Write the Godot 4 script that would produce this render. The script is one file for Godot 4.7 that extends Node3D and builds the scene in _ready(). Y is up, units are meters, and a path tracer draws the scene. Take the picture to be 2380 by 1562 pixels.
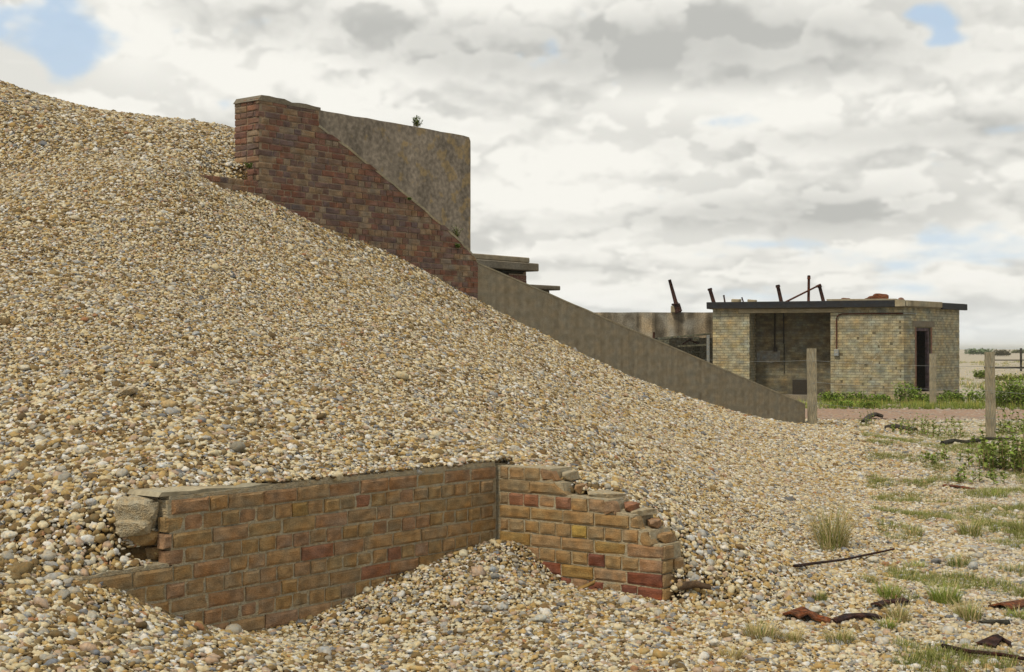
extends Node3D
# Shingle bank against a brick and concrete bunker, with a ruined brick hut beyond.
# Lengths in metres; the camera stands 1.5 m above the flat ground and looks along -Z.

const F := 3300.0           # focal length in the units of a 2380 x 1562 view
const EYE := 1.5
const PITCH := 0.008182

var rng := RandomNumberGenerator.new()
var names := {}
var T := {}                 # shared textures
var M := {}                 # shared materials
var noise_a := FastNoiseLite.new()
var noise_b := FastNoiseLite.new()

# ---------------------------------------------------------------- naming and nodes
func numbered(n: String) -> String:
	if not names.has(n):
		names[n] = 0
		return n
	names[n] += 1
	return "%s_%03d" % [n, names[n]]

func tag(o, label := "", category := "", group := "", kind := ""):
	if label: o.set_meta("label", label)
	if category: o.set_meta("category", category)
	if group: o.set_meta("group", group)
	if kind: o.set_meta("kind", kind)
	return o

func thing(n: String, at: Vector3, label: String, category: String, group := "", basis := Basis()) -> Node3D:
	var o := Node3D.new()
	o.name = numbered(n)
	o.transform = Transform3D(basis, at)
	add_child(o)
	tag(o, label, category, group)
	return o

func part(n: String, mesh: Mesh, mat: Material, parent: Node, xf := Transform3D()) -> MeshInstance3D:
	var o := MeshInstance3D.new()
	o.name = n if parent != self else numbered(n)
	o.mesh = mesh
	o.material_override = mat
	o.transform = xf
	parent.add_child(o, true)
	return o

# ---------------------------------------------------------------- view geometry
func W(x: float, y: float, d: float) -> Vector3:
	var u := (x - 1190.0) / F
	var v := -(y - 781.0) / F
	var cp := cos(PITCH)
	var sp := sin(PITCH)
	var dz := cp - v * sp
	var dy := sp + v * cp
	return Vector3(u / dz * d, EYE + dy / dz * d, -d)

# ---------------------------------------------------------------- height of the shingle
const CX := -0.0828         # corner of the low brick wall
const CD := 8.28
const DLX := 0.616          # along its left arm, away from the camera
const DLD := 0.788
const WX := 5.59            # right end of the long retaining wall
const WD := 27.0
const WDX := 0.632          # along it, away from the camera
const WDD := 0.775

func tps_fit(p: Array, lam: float) -> Array:
	var n := p.size()
	var m := n + 3
	var a := []
	for i in m:
		var row := PackedFloat64Array()
		row.resize(m + 1)
		a.append(row)
	for i in n:
		for j in n:
			var dx: float = p[i].x - p[j].x
			var dz: float = p[i].z - p[j].z
			var r2 := dx * dx + dz * dz
			a[i][j] = 0.5 * r2 * log(r2) if r2 > 1e-9 else lam
		a[i][n] = 1.0
		a[i][n + 1] = p[i].x
		a[i][n + 2] = p[i].z
		a[n][i] = 1.0
		a[n + 1][i] = p[i].x
		a[n + 2][i] = p[i].z
		a[i][m] = p[i].y
	for c in m:
		var best := c
		for r in range(c + 1, m):
			if absf(a[r][c]) > absf(a[best][c]): best = r
		var t = a[c]; a[c] = a[best]; a[best] = t
		for r in range(c + 1, m):
			var f: float = a[r][c] / a[c][c]
			if f != 0.0:
				for k in range(c, m + 1): a[r][k] -= f * a[c][k]
	var w := PackedFloat64Array()
	w.resize(m)
	for c in range(m - 1, -1, -1):
		var s: float = a[c][m]
		for k in range(c + 1, m): s -= a[c][k] * w[k]
		w[c] = s / a[c][c]
	return [p, w]

func tps(f: Array, x: float, z: float) -> float:
	var p: Array = f[0]
	var w: PackedFloat64Array = f[1]
	var n := p.size()
	var s: float = w[n] + w[n + 1] * x + w[n + 2] * z
	for i in n:
		var dx: float = p[i].x - x
		var dz: float = p[i].z - z
		var r2 := dx * dx + dz * dz
		if r2 > 1e-9: s += w[i] * 0.5 * r2 * log(r2)
	return s

class Field:
	var x0: float
	var d0: float
	var step: float
	var nx: int
	var nd: int
	var v := PackedFloat32Array()
	func at(x: float, d: float) -> float:
		var fx := clampf((x - x0) / step, 0.0, nx - 1.001)
		var fd := clampf((d - d0) / step, 0.0, nd - 1.001)
		var ix := int(fx)
		var id := int(fd)
		fx -= ix
		fd -= id
		var k := id * nx + ix
		return lerpf(lerpf(v[k], v[k + 1], fx), lerpf(v[k + nx], v[k + nx + 1], fx), fd)

var bank: Field
var hollow: Field
var crest: Field

func field(pts: Array, lam: float, x0: float, x1: float, d0: float, d1: float, step: float) -> Field:
	var f := Field.new()
	f.x0 = x0; f.d0 = d0; f.step = step
	f.nx = int((x1 - x0) / step) + 2
	f.nd = int((d1 - d0) / step) + 2
	var t := tps_fit(pts, lam)
	for j in f.nd:
		for i in f.nx:
			f.v.append(tps(t, x0 + i * step, d0 + j * step))
	return f

func ab(a: float, b: float) -> Vector2:      # (x, depth) of a point a along the left arm, b along the right arm
	return Vector2(CX - DLX * a + DLD * b, CD - DLD * a - DLX * b)

func wp(s: float, n: float) -> Vector2:      # (x, depth) of a point s along the retaining wall, n in front of it
	return Vector2(WX - WDX * s + WDD * n, WD - WDD * s - WDX * n)

func make_fields():
	var p := []
	for q in [[1873, 985, 27], [1700, 960, 24.85], [1450, 870, 22.3], [1110, 700, 19.57], [745, 527, 17.29], [590, 455, 16.45], [540, 452, 16.1], [510, 438, 15.95], [480, 421, 15.8], [455, 402, 15.7], [430, 386, 15.6],
			[545, 293, 19], [300, 270, 20], [130, 240, 20.5], [0, 190, 20], [-300, 60, 19.5], [-250, 400, 15],
			[0, 400, 15.5], [0, 600, 12], [0, 857, 9], [0, 1150, 6.7], [0, 1562, 5.3], [-300, 1562, 5.2], [-300, 857, 9], [300, 450, 14.3], [300, 700, 11], [300, 857, 9], [300, 1050, 7.2],
			[600, 700, 12.2], [600, 900, 9.3], [1000, 800, 12.8], [1000, 960, 9.7], [1400, 1000, 12], [1700, 1100, 14], [1650, 1250, 9.9], [1620, 1420, 7.5], [1800, 1300, 9.6],
			[100, 1350, 6.0], [300, 1480, 5.8], [600, 1562, 5.75], [1190, 1562, 6.05], [1800, 1562, 6.35], [2380, 1562, 6.55],
			[2200, 1300, 10.06], [2300, 1100, 16.9], [2303, 1025, 22.9], [1950, 1010, 24.5], [2200, 960, 32.5], [1990, 1100, 16.8], [2700, 1300, 10.06], [2700, 1100, 16.9]]:
		var w := W(q[0], q[1], q[2])
		p.append(Vector3(w.x, w.y, q[2]))
	for q in [[0, -0.1, 0.848], [0.8, -0.1, 0.852], [1.4, -0.1, 0.85], [0.4, -0.3, 0.885], [1.2, -0.3, 0.885], [2.0, -0.2, 0.835], [2.35, -0.2, 0.81], [-0.25, 0.4, 0.77], [-0.25, 0.8, 0.6], [-0.25, 1.1, 0.34], [-0.25, 1.5, 0.12]]:
		var g := ab(q[0], q[1])
		p.append(Vector3(g.x, q[2], g.y))
	bank = field(p, 0.001, -14.0, 14.0, 2.4, 36.0, 0.14)
	var hp := []
	for q in [[0, 0, 0.38], [1.07, 0, 0.235], [1.85, 0, 0.135], [2.16, 0, 0.2], [2.75, 0, 0.46], [0, 0.184, 0.375], [0, 0.443, 0.2], [0, 0.823, 0.16], [0, 1.115, 0.138], [0.35, 0.3, 0.28], [0.5, 0.5, 0.24], [1, 0.6, 0.17],
			[1.5, 1, 0.12], [0.4, 1.2, 0.13], [2.5, 0.5, 0.25], [3, 0.3, 0.38], [2, 1.2, 0.14], [3.2, 1, 0.28], [1, 2, 0.09], [0, 2, 0.07]]:
		hp.append(Vector3(q[0], q[2], q[1]))
	hollow = field(hp, 0.002, -0.6, 4.6, -0.6, 3.2, 0.06)
	var cp := []
	for q in [[590, 388, 16.45], [560, 383, 16.75], [500, 335, 17.3], [460, 380, 16.0], [545, 293, 19], [300, 270, 20], [130, 240, 20.5], [0, 190, 20], [-300, 60, 19.5], [300, 400, 15.5], [545, 300, 24], [0, 250, 25], [800, 300, 21]]:
		var w := W(q[0], q[1], q[2])
		cp.append(Vector3(w.x, w.y, q[2]))
	crest = field(cp, 0.01, -14.0, 4.0, 12.0, 36.0, 0.2)

var lip := 0.0             # how far back from a wall's face the shingle steps down

func height(x: float, d: float) -> float:
	# the retaining wall parts the bank from the yard and from the higher fill behind its pier
	var rx := x - WX
	var rd := d - WD
	var s := -(rx * WDX + rd * WDD)
	var n := rx * WDD - rd * WDX
	var h := bank.at(x, d)
	var far := smoothstep(5.2, 7.5, x - 0.0) * smoothstep(10.0, 16.0, d)
	h = lerpf(h, 0.0, maxf(far, smoothstep(26.6, 30.0, d)))
	if d < 16.0:
		h = lerpf(h, 0.0, smoothstep(3.2, 5.5, x) * smoothstep(6.0, 9.0, d))
	h = maxf(h, -0.03)
	if n < 0.3:
		var back := crest.at(x, d) * smoothstep(9.9, 12.3, s) if s > 9.9 else 0.0
		var ledge := smoothstep(13.5, 13.75, s)
		var w := 0.06 + 0.22 * ledge + maxf(0.0, s - 14.8) * 1.6
		var mid := -0.2 - 0.2 * ledge
		var k := lerpf(smoothstep(mid - w, mid + w, n), 1.0, smoothstep(14.9, 16.0, s)) if s > 0.0 else 1.0
		h = lerpf(back, h, k)
	elif d < 10.5:
		rx = x - CX
		rd = d - CD
		var a := -(rx * DLX + rd * DLD)
		var b := rx * DLD - rd * DLX
		if a > -1.0 and b > -1.5:
			var wa := 0.035 + maxf(0.0, b - 1.13) * 1.7
			var wb := 0.02 + 0.04 * smoothstep(1.6, 1.9, a) + maxf(0.0, a - 2.42) * 1.1
			var m := smoothstep(-0.065 - lip - wa, -0.065 - lip + wa * 0.5, a) * smoothstep(-0.03 - lip - 0.03 * smoothstep(1.6, 1.9, a) - wb, -0.03 - lip - 0.03 * smoothstep(1.6, 1.9, a) + wb * 0.5, b)
			m *= (1.0 - smoothstep(3.2, 4.4, a)) * (1.0 - smoothstep(1.8, 3.0, b))
			if m > 0.0: h = lerpf(h, hollow.at(a, b), m)
	return h + 0.022 * noise_a.get_noise_2d(x * 2.2, d * 2.2) + 0.01 * noise_a.get_noise_2d(x * 9.0, d * 9.0)

func ground_at(x: float, y: float) -> Vector3:     # where the line of sight through (x, y) meets the shingle
	var d := 4.0
	while d < 60.0:
		var w := W(x, y, d)
		if w.y <= height(w.x, d): return Vector3(w.x, height(w.x, d), -d)
		d += 0.02 if d < 12.0 else 0.06
	return W(x, y, 60.0)

func on_ground(x: float, d: float) -> Vector3:
	return Vector3(x, height(x, d), -d)

# ---------------------------------------------------------------- textures and materials
func lin(r: float, g: float, b: float) -> Color:
	return Color(r / 255.0, g / 255.0, b / 255.0)

func fnl(seed_: int, freq: float, oct := 4, type := FastNoiseLite.TYPE_SIMPLEX_SMOOTH) -> FastNoiseLite:
	var n := FastNoiseLite.new()
	n.seed = seed_
	n.frequency = freq
	n.noise_type = type
	n.fractal_octaves = oct
	return n

func bytes_of(seed_: int, freq: float, size: int, oct := 4, type := FastNoiseLite.TYPE_SIMPLEX_SMOOTH) -> PackedByteArray:
	var im := fnl(seed_, freq, oct, type).get_seamless_image(size, size)
	im.convert(Image.FORMAT_L8)
	return im.get_data()

# a tone texture: light and dark blotches, a grain, and a slight drift from warm to cool
func tone_texture(seed_: int, f1: float, f2: float, lo: float, grain: float, warm: float, streak := 0.0) -> ImageTexture:
	var size := 512
	var a := bytes_of(seed_, f1, size)
	var b := bytes_of(seed_ + 1, f2, size, 3)
	var c := bytes_of(seed_ + 2, f1 * 0.6, size, 3)
	var out := PackedByteArray()
	out.resize(size * size * 3)
	for i in size * size:
		var n := a[i] / 255.0
		var sx := a[(i % size) + 64 * size] / 255.0
		var v := lo + (1.0 - lo) * clampf(0.5 + (n - 0.5) * 1.6, 0.0, 1.0)
		if streak > 0.0: v *= 1.0 - streak * clampf((sx - 0.45) * 3.0, 0.0, 1.0) * (c[i] / 255.0)
		v *= 1.0 - grain * (1.0 - b[i] / 255.0)
		var w := (c[i] / 255.0 - 0.5) * warm
		out[i * 3] = int(clampf(v * (1.0 + w), 0.0, 1.0) * 255.0)
		out[i * 3 + 1] = int(clampf(v, 0.0, 1.0) * 255.0)
		out[i * 3 + 2] = int(clampf(v * (1.0 - w * 1.4), 0.0, 1.0) * 255.0)
	return ImageTexture.create_from_image(Image.create_from_data(size, size, false, Image.FORMAT_RGB8, out))

func height_texture(seed_: int, freq: float, oct: int, type := FastNoiseLite.TYPE_SIMPLEX_SMOOTH) -> ImageTexture:
	return ImageTexture.create_from_image(Image.create_from_data(512, 512, false, Image.FORMAT_L8, bytes_of(seed_, freq, 512, oct, type)))

func mat(color: Color, tone := "", scale := 1.0, relief := "", depth := 0.0, rough := 0.92) -> StandardMaterial3D:
	var m := StandardMaterial3D.new()
	m.albedo_color = color
	m.roughness = rough
	m.metallic_specular = 0.3
	m.uv1_triplanar = true
	m.uv1_world_triplanar = true
	m.uv1_scale = Vector3.ONE * scale
	if tone: m.albedo_texture = T[tone]
	if relief:
		m.heightmap_enabled = true
		m.heightmap_texture = T[relief]
		m.heightmap_scale = depth
	return m

func tinted(rough := 0.9) -> StandardMaterial3D:
	var m := StandardMaterial3D.new()
	m.vertex_color_use_as_albedo = true
	m.roughness = rough
	m.metallic_specular = 0.3
	return m

func make_materials():
	T.brick = tone_texture(11, 0.012, 0.11, 0.72, 0.34, 0.2)
	T.stone = tone_texture(21, 0.02, 0.12, 0.8, 0.25, 0.16)
	T.concrete = tone_texture(31, 0.012, 0.14, 0.84, 0.3, 0.08, 0.2)
	T.stain = tone_texture(35, 0.01, 0.12, 0.8, 0.3, 0.12, 0.75)
	T.mortar = tone_texture(41, 0.03, 0.16, 0.78, 0.3, 0.12)
	T.rust = tone_texture(51, 0.02, 0.1, 0.45, 0.5, 0.5)
	T.wood = tone_texture(61, 0.02, 0.14, 0.65, 0.4, 0.12)
	T.soil = tone_texture(71, 0.03, 0.2, 0.76, 0.3, 0.16)
	T.grain = height_texture(81, 0.08, 4)
	T.lumps = height_texture(82, 0.03, 4)
	T.cells = height_texture(83, 0.06, 1, FastNoiseLite.TYPE_CELLULAR)
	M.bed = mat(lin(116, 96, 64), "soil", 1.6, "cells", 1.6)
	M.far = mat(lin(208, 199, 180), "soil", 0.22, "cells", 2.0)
	M.track = mat(lin(186, 158, 138), "soil", 0.5, "grain", 0.4)
	M.mortar_low = mat(lin(202, 188, 158), "mortar", 2.5, "grain", 0.7)
	M.mortar_red = mat(lin(176, 158, 134), "mortar", 1.5, "grain", 0.5)
	M.mortar_hut = mat(lin(132, 124, 100), "mortar", 1.0, "grain", 0.4)
	M.low = []
	for c in [[192, 158, 112], [189, 155, 112], [194, 160, 110], [186, 156, 116], [190, 155, 116], [186, 149, 112], [183, 155, 114], [191, 153, 118], [190, 157, 109], [192, 160, 118]]:
		M.low.append(mat(lin(c[0], c[1], c[2]), "brick", 2.2, "grain", 0.35))
	M.low_red = [mat(lin(172, 122, 98), "brick", 2.2, "grain", 0.35), mat(lin(162, 114, 94), "brick", 2.4, "grain", 0.35), mat(lin(178, 128, 98), "brick", 2.0, "grain", 0.35)]
	M.low_deep = [mat(lin(158, 100, 78), "brick", 2.2, "grain", 0.35), mat(lin(148, 94, 74), "brick", 2.4, "grain", 0.35)]
	M.low_yellow = mat(lin(196, 170, 98), "brick", 2.2, "grain", 0.35)
	M.low_ochre = mat(lin(184, 150, 92), "brick", 2.0, "grain", 0.35)
	M.red = []
	for c in [[162, 122, 103], [156, 114, 98], [168, 138, 115], [148, 118, 104], [172, 147, 121], [142, 117, 108], [152, 110, 94], [175, 152, 126], [138, 118, 109], [158, 117, 98], [180, 158, 132]]:
		M.red.append(mat(lin(c[0], c[1], c[2]), "brick", 1.1, "grain", 0.3))
	M.hut = []
	for c in [[207, 198, 165], [203, 194, 163], [209, 201, 167], [198, 190, 161], [191, 184, 158], [205, 196, 158], [200, 192, 162], [194, 185, 156]]:
		M.hut.append(mat(lin(c[0], c[1], c[2]), "brick", 0.6, "grain", 0.2))
	M.hut_shaded = [mat(lin(158, 150, 124), "brick", 0.6, "grain", 0.2), mat(lin(140, 132, 112), "brick", 0.6, "grain", 0.2)]  # hut brick with the shade of the open bay put into its colour
	M.concrete = mat(lin(172, 160, 136), "concrete", 1.1, "grain", 0.5)
	M.concrete_pale = mat(lin(186, 174, 146), "concrete", 0.5, "grain", 0.4)
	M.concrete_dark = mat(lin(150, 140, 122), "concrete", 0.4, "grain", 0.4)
	M.tar = mat(lin(52, 54, 58), "stone", 0.8, "grain", 0.3, 0.7)
	M.rust = mat(lin(140, 84, 62), "rust", 3.0, "grain", 0.4)
	M.rust_dark = mat(lin(98, 66, 56), "rust", 2.0, "grain", 0.4)
	M.rust_orange = mat(lin(176, 108, 68), "rust", 3.0, "grain", 0.4)
	M.post = mat(lin(212, 202, 174), "wood", 1.4, "grain", 0.4)
	M.post.uv1_scale = Vector3(7.0, 0.5, 7.0)
	M.timber = mat(lin(132, 132, 114), "wood", 1.0, "grain", 0.4)
	M.timber_dark = mat(lin(84, 82, 70), "wood", 1.0, "grain", 0.4)
	M.driftwood = mat(lin(118, 98, 78), "wood", 2.0, "grain", 0.4)
	M.rubber = mat(lin(70, 64, 56), "stone", 3.0, "grain", 0.2, 0.7)
	M.purple = mat(lin(128, 112, 118), "wood", 0.8, "grain", 0.2)
	M.galv = mat(lin(170, 174, 172), "stone", 2.0, "", 0.0, 0.5)
	M.plaster = mat(lin(150, 148, 140), "stone", 0.8, "grain", 0.2)
	M.chalk = mat(lin(208, 204, 186), "stone", 2.0)
	M.leaf = tinted(0.75)
	M.leaf.backlight_enabled = true
	M.leaf.backlight = Color(0.5, 0.5, 0.5)

# ---------------------------------------------------------------- mesh helpers
func new_st() -> SurfaceTool:
	var st := SurfaceTool.new()
	st.begin(Mesh.PRIMITIVE_TRIANGLES)
	st.set_smooth_group(-1)
	return st

func quad(st: SurfaceTool, a: Vector3, b: Vector3, c: Vector3, d: Vector3):    # seen from the front: a b c d counter-clockwise
	for v in [a, c, b, a, d, c]:
		st.add_vertex(v)

func commit(st: SurfaceTool) -> ArrayMesh:
	st.generate_normals()
	return st.commit()

# box with chamfered edges and corners moved a little
func chamfer_box(size: Vector3, ch: float, jit := 0.0) -> ArrayMesh:
	var st := new_st()
	box_into(st, Transform3D(), size, ch, jit)
	return commit(st)

func box_into(st: SurfaceTool, xf: Transform3D, size: Vector3, ch: float, jit := 0.0):
	var h := size * 0.5
	var pts := {}
	for sx in [-1, 1]:
		for sy in [-1, 1]:
			for sz in [-1, 1]:
				var j := Vector3(rng.randf_range(-jit, jit), rng.randf_range(-jit, jit), rng.randf_range(-jit, jit))
				for ax in 3:
					var p := Vector3(sx * (h.x - (ch if ax != 0 else 0.0)), sy * (h.y - (ch if ax != 1 else 0.0)), sz * (h.z - (ch if ax != 2 else 0.0)))
					pts[[sx, sy, sz, ax]] = xf * (p + j)
	var centre := xf.origin
	var face := func(q: Array):
		var nrm: Vector3 = (q[1] - q[0]).cross(q[2] - q[0])
		var mid: Vector3 = (q[0] + q[1] + q[2]) / 3.0
		var outward := nrm.dot(mid - centre) > 0.0
		if q.size() == 4:
			for k in ([0, 2, 1, 0, 3, 2] if outward else [0, 1, 2, 0, 2, 3]): st.add_vertex(q[k])
		else:
			for k in ([0, 2, 1] if outward else [0, 1, 2]): st.add_vertex(q[k])
	for ax in 3:
		for s in [-1, 1]:
			var q := []
			for c in [[-1, -1], [1, -1], [1, 1], [-1, 1]]:
				var k := [0, 0, 0, ax]
				k[ax] = s
				k[(ax + 1) % 3] = c[0]
				k[(ax + 2) % 3] = c[1]
				q.append(pts[k])
			face.call(q)
	for ax in 3:
		var o1 := (ax + 1) % 3
		var o2 := (ax + 2) % 3
		for c in [[-1, -1], [1, -1], [1, 1], [-1, 1]]:
			var q := []
			for e in [[-1, o1], [1, o1], [1, o2], [-1, o2]]:
				var k := [0, 0, 0, e[1]]
				k[ax] = e[0]
				k[o1] = c[0]
				k[o2] = c[1]
				q.append(pts[k])
			face.call(q)
	for sx in [-1, 1]:
		for sy in [-1, 1]:
			for sz in [-1, 1]:
				face.call([pts[[sx, sy, sz, 0]], pts[[sx, sy, sz, 1]], pts[[sx, sy, sz, 2]]])

# front of a brick: x from 0 to w, y from 0 to h, face at z = 0 and sides going back; skew moves the top right corner
func brick_mesh(w: float, h: float, back: float, soft: float, jit: float, skew := 0.0, fine := true) -> ArrayMesh:
	var st := new_st()
	brick_into(st, Vector3.ZERO, w, h, back, soft, jit, skew, fine)
	return commit(st)

func brick_into(st: SurfaceTool, at: Vector3, w: float, h: float, back: float, soft: float, jit: float, skew: float, fine: bool):
	var mx := soft * 1.6 if not fine else minf(0.016, w * 0.2)
	var us := [0.0, 0.0, mx, w - mx, w, w] if fine else [0.0, 0.0, w, w]
	var my := minf(0.012, h * 0.25)
	var vs := [0.0, 0.0, my, h - my, h, h] if fine else [0.0, 0.0, h, h]
	var nu := us.size()
	var nv := vs.size()
	var g := []
	var tilt := rng.randf_range(-jit, jit)
	var proud := rng.randf_range(-jit, jit)
	for j in nv:
		for i in nu:
			var edge: int = mini(mini(i, nu - 1 - i), mini(j, nv - 1 - j))
			var x: float = us[i]
			var y: float = vs[j]
			var z := 0.0
			if edge == 0: z = -back
			elif edge == 1:
				z = -soft + rng.randf_range(-jit, jit) * 0.6 if fine else 0.0
				x += rng.randf_range(-jit, jit) * 0.7
				y += rng.randf_range(-jit, jit) * 0.7
			else:
				z = rng.randf_range(-jit, jit) * 0.7
				x += rng.randf_range(-jit, jit)
			if edge > 0: z += proud + tilt * (x / w - 0.5)
			x += skew * (y / h) * (x / w)
			g.append(at + Vector3(x, y, z))
	if fine:                                   # the back ring takes the places of the front ring
		for j in nv:
			for i in nu:
				if mini(mini(i, nu - 1 - i), mini(j, nv - 1 - j)) == 0:
					var f: Vector3 = g[clampi(j, 1, nv - 2) * nu + clampi(i, 1, nu - 2)]
					g[j * nu + i] = Vector3(f.x, f.y, at.z - back)
	for j in nv - 1:
		for i in nu - 1:
			if (i == 0 or i == nu - 2) and (j == 0 or j == nv - 2): continue
			quad(st, g[j * nu + i], g[j * nu + i + 1], g[(j + 1) * nu + i + 1], g[(j + 1) * nu + i])

# outline (x, y), counter-clockwise seen from +z, carried from z0 back to z1
func prism_into(st: SurfaceTool, poly: PackedVector2Array, z0: float, z1: float):
	var tri := Geometry2D.triangulate_polygon(poly)
	for i in range(0, tri.size(), 3):
		var a := poly[tri[i]]
		var b := poly[tri[i + 1]]
		var c := poly[tri[i + 2]]
		if (b - a).cross(c - a) < 0.0:
			var t := b; b = c; c = t
		for v in [a, c, b]:
			st.set_uv(v)
			st.add_vertex(Vector3(v.x, v.y, z0))
		for v in [a, b, c]:
			st.set_uv(v)
			st.add_vertex(Vector3(v.x, v.y, z1))
	for i in poly.size():
		var p := poly[i]
		var q := poly[(i + 1) % poly.size()]
		st.set_uv(p)
		quad(st, Vector3(p.x, p.y, z1), Vector3(q.x, q.y, z1), Vector3(q.x, q.y, z0), Vector3(p.x, p.y, z0))

func prism(poly: Array, z0: float, z1: float) -> ArrayMesh:
	var st := new_st()
	prism_into(st, PackedVector2Array(poly), z0, z1)
	return commit(st)

# a top edge that is not quite straight
func ragged(a: Vector2, b: Vector2, n: int, amp: float) -> Array:
	var r := [a]
	for i in range(1, n):
		r.append(a.lerp(b, i / float(n)) + Vector2(rng.randf_range(-amp, amp) * 0.5, rng.randf_range(-amp, amp)))
	r.append(b)
	return r

func tube_into(st: SurfaceTool, pts: Array, r0: float, r1: float, sides := 6):
	st.set_smooth_group(0)
	var n := pts.size()
	var rings := []
	for i in n:
		var t: Vector3 = (pts[mini(i + 1, n - 1)] - pts[maxi(i - 1, 0)]).normalized()
		var u := t.cross(Vector3.UP if absf(t.y) < 0.9 else Vector3.RIGHT).normalized()
		var v := u.cross(t).normalized()
		var r := lerpf(r0, r1, i / float(n - 1))
		var ring := []
		for k in sides:
			var an := TAU * k / sides
			ring.append(pts[i] + u * cos(an) * r + v * sin(an) * r)
		rings.append(ring)
	for i in n - 1:
		for k in sides:
			var k2 := (k + 1) % sides
			quad(st, rings[i][k], rings[i + 1][k], rings[i + 1][k2], rings[i][k2])
	for k in range(1, sides - 1):
		for v in [rings[0][0], rings[0][k], rings[0][k + 1], rings[n - 1][0], rings[n - 1][k + 1], rings[n - 1][k]]:
			st.add_vertex(v)

func tube(pts: Array, r0: float, r1 := -1.0, sides := 6) -> ArrayMesh:
	var st := new_st()
	tube_into(st, pts, r0, r1 if r1 >= 0.0 else r0, sides)
	return commit(st)

# a rolled stone or a rough lump: a sphere of unit radius pushed about
func lump(seed_: int, rough: float, sub: int, squash: Vector3, flats := 0, boxy := 0.0) -> ArrayMesh:
	var n := fnl(seed_, 0.8, 3)
	var r := RandomNumberGenerator.new()
	r.seed = seed_
	var cuts := []
	for i in flats:
		cuts.append([Vector3(r.randfn(), r.randfn(), r.randfn()).normalized(), r.randf_range(0.55, 0.85)])
	var t := (1.0 + sqrt(5.0)) / 2.0
	var v := [Vector3(-1, t, 0), Vector3(1, t, 0), Vector3(-1, -t, 0), Vector3(1, -t, 0), Vector3(0, -1, t), Vector3(0, 1, t), Vector3(0, -1, -t), Vector3(0, 1, -t), Vector3(t, 0, -1), Vector3(t, 0, 1), Vector3(-t, 0, -1), Vector3(-t, 0, 1)]
	var f := [[0, 11, 5], [0, 5, 1], [0, 1, 7], [0, 7, 10], [0, 10, 11], [1, 5, 9], [5, 11, 4], [11, 10, 2], [10, 7, 6], [7, 1, 8], [3, 9, 4], [3, 4, 2], [3, 2, 6], [3, 6, 8], [3, 8, 9], [4, 9, 5], [2, 4, 11], [6, 2, 10], [8, 6, 7], [9, 8, 1]]
	for s in sub:
		var g := []
		var mids := {}
		for q in f:
			var m := []
			for k in 3:
				var i0: int = q[k]
				var i1: int = q[(k + 1) % 3]
				var key := Vector2i(mini(i0, i1), maxi(i0, i1))
				if not mids.has(key):
					mids[key] = v.size()
					v.append((v[i0] + v[i1]) * 0.5)
				m.append(mids[key])
			g.append_array([[q[0], m[0], m[2]], [q[1], m[1], m[0]], [q[2], m[2], m[1]], [m[0], m[1], m[2]]])
		f = g
	var st := new_st()
	st.set_smooth_group(0 if flats == 0 else -1)
	for q in f:
		for k in [0, 2, 1]:
			var p: Vector3 = v[q[k]].normalized()
			var e := 1.0 + rough * (n.get_noise_3d(p.x * 1.2, p.y * 1.2, p.z * 1.2) + 0.3 * n.get_noise_3d(p.x * 5.0 + 9.0, p.y * 5.0, p.z * 5.0))
			if boxy > 0.0: p = Vector3(signf(p.x) * pow(absf(p.x), 1.0 - boxy), signf(p.y) * pow(absf(p.y), 1.0 - boxy), signf(p.z) * pow(absf(p.z), 1.0 - boxy))
			p *= e
			for c in cuts:
				var over: float = p.dot(c[0]) - c[1]
				if over > 0.0: p -= c[0] * over * 0.85
			st.add_vertex(p * squash)
	st.index()
	st.generate_normals()
	return st.commit()

func stone_colour() -> Color:
	var t := rng.randf()
	var c: Color
	if t < 0.20: c = lin(208, 182, 128).lerp(lin(190, 160, 104), rng.randf())
	elif t < 0.50: c = lin(222, 206, 166).lerp(lin(234, 222, 190), rng.randf())
	elif t < 0.60: c = lin(206, 182, 158).lerp(lin(190, 166, 142), rng.randf())
	elif t < 0.77: c = lin(196, 189, 172).lerp(lin(168, 163, 150), rng.randf())
	elif t < 0.88: c = lin(246, 242, 232).lerp(lin(232, 229, 220), rng.randf())
	elif t < 0.93: c = lin(150, 122, 80).lerp(lin(126, 104, 74), rng.randf())
	elif t < 0.98: c = lin(154, 156, 160).lerp(lin(116, 117, 119), rng.randf())
	else: c = lin(194, 148, 108).lerp(lin(176, 130, 94), rng.randf())
	return c.srgb_to_linear()

# ---------------------------------------------------------------- plants
func blade_into(st: SurfaceTool, base: Vector3, dir: Vector3, len: float, wid: float, bend: float, c0: Color, c1: Color, segs := 3):
	var side := dir.cross(Vector3.UP).normalized() * wid * 0.5
	var lean := Vector3(dir.x, 0, dir.z)
	var prev := base
	for i in segs:
		var t := (i + 1) / float(segs)
		var p := base + Vector3.UP * len * (t - 0.35 * bend * t * t) + lean * len * (0.25 * t + bend * t * t)
		var w0 := 1.0 - i / float(segs)
		var w1 := 1.0 - t
		var a := prev - side * w0
		var b := prev + side * w0
		var c := p + side * w1
		var d := p - side * w1
		var cc0 := c0.lerp(c1, i / float(segs))
		var cc1 := c0.lerp(c1, t)
		for q in [[a, cc0], [c, cc1], [b, cc0], [a, cc0], [d, cc1], [c, cc1]]:
			st.set_color(q[1])
			st.add_vertex(q[0])
		prev = p

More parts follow.
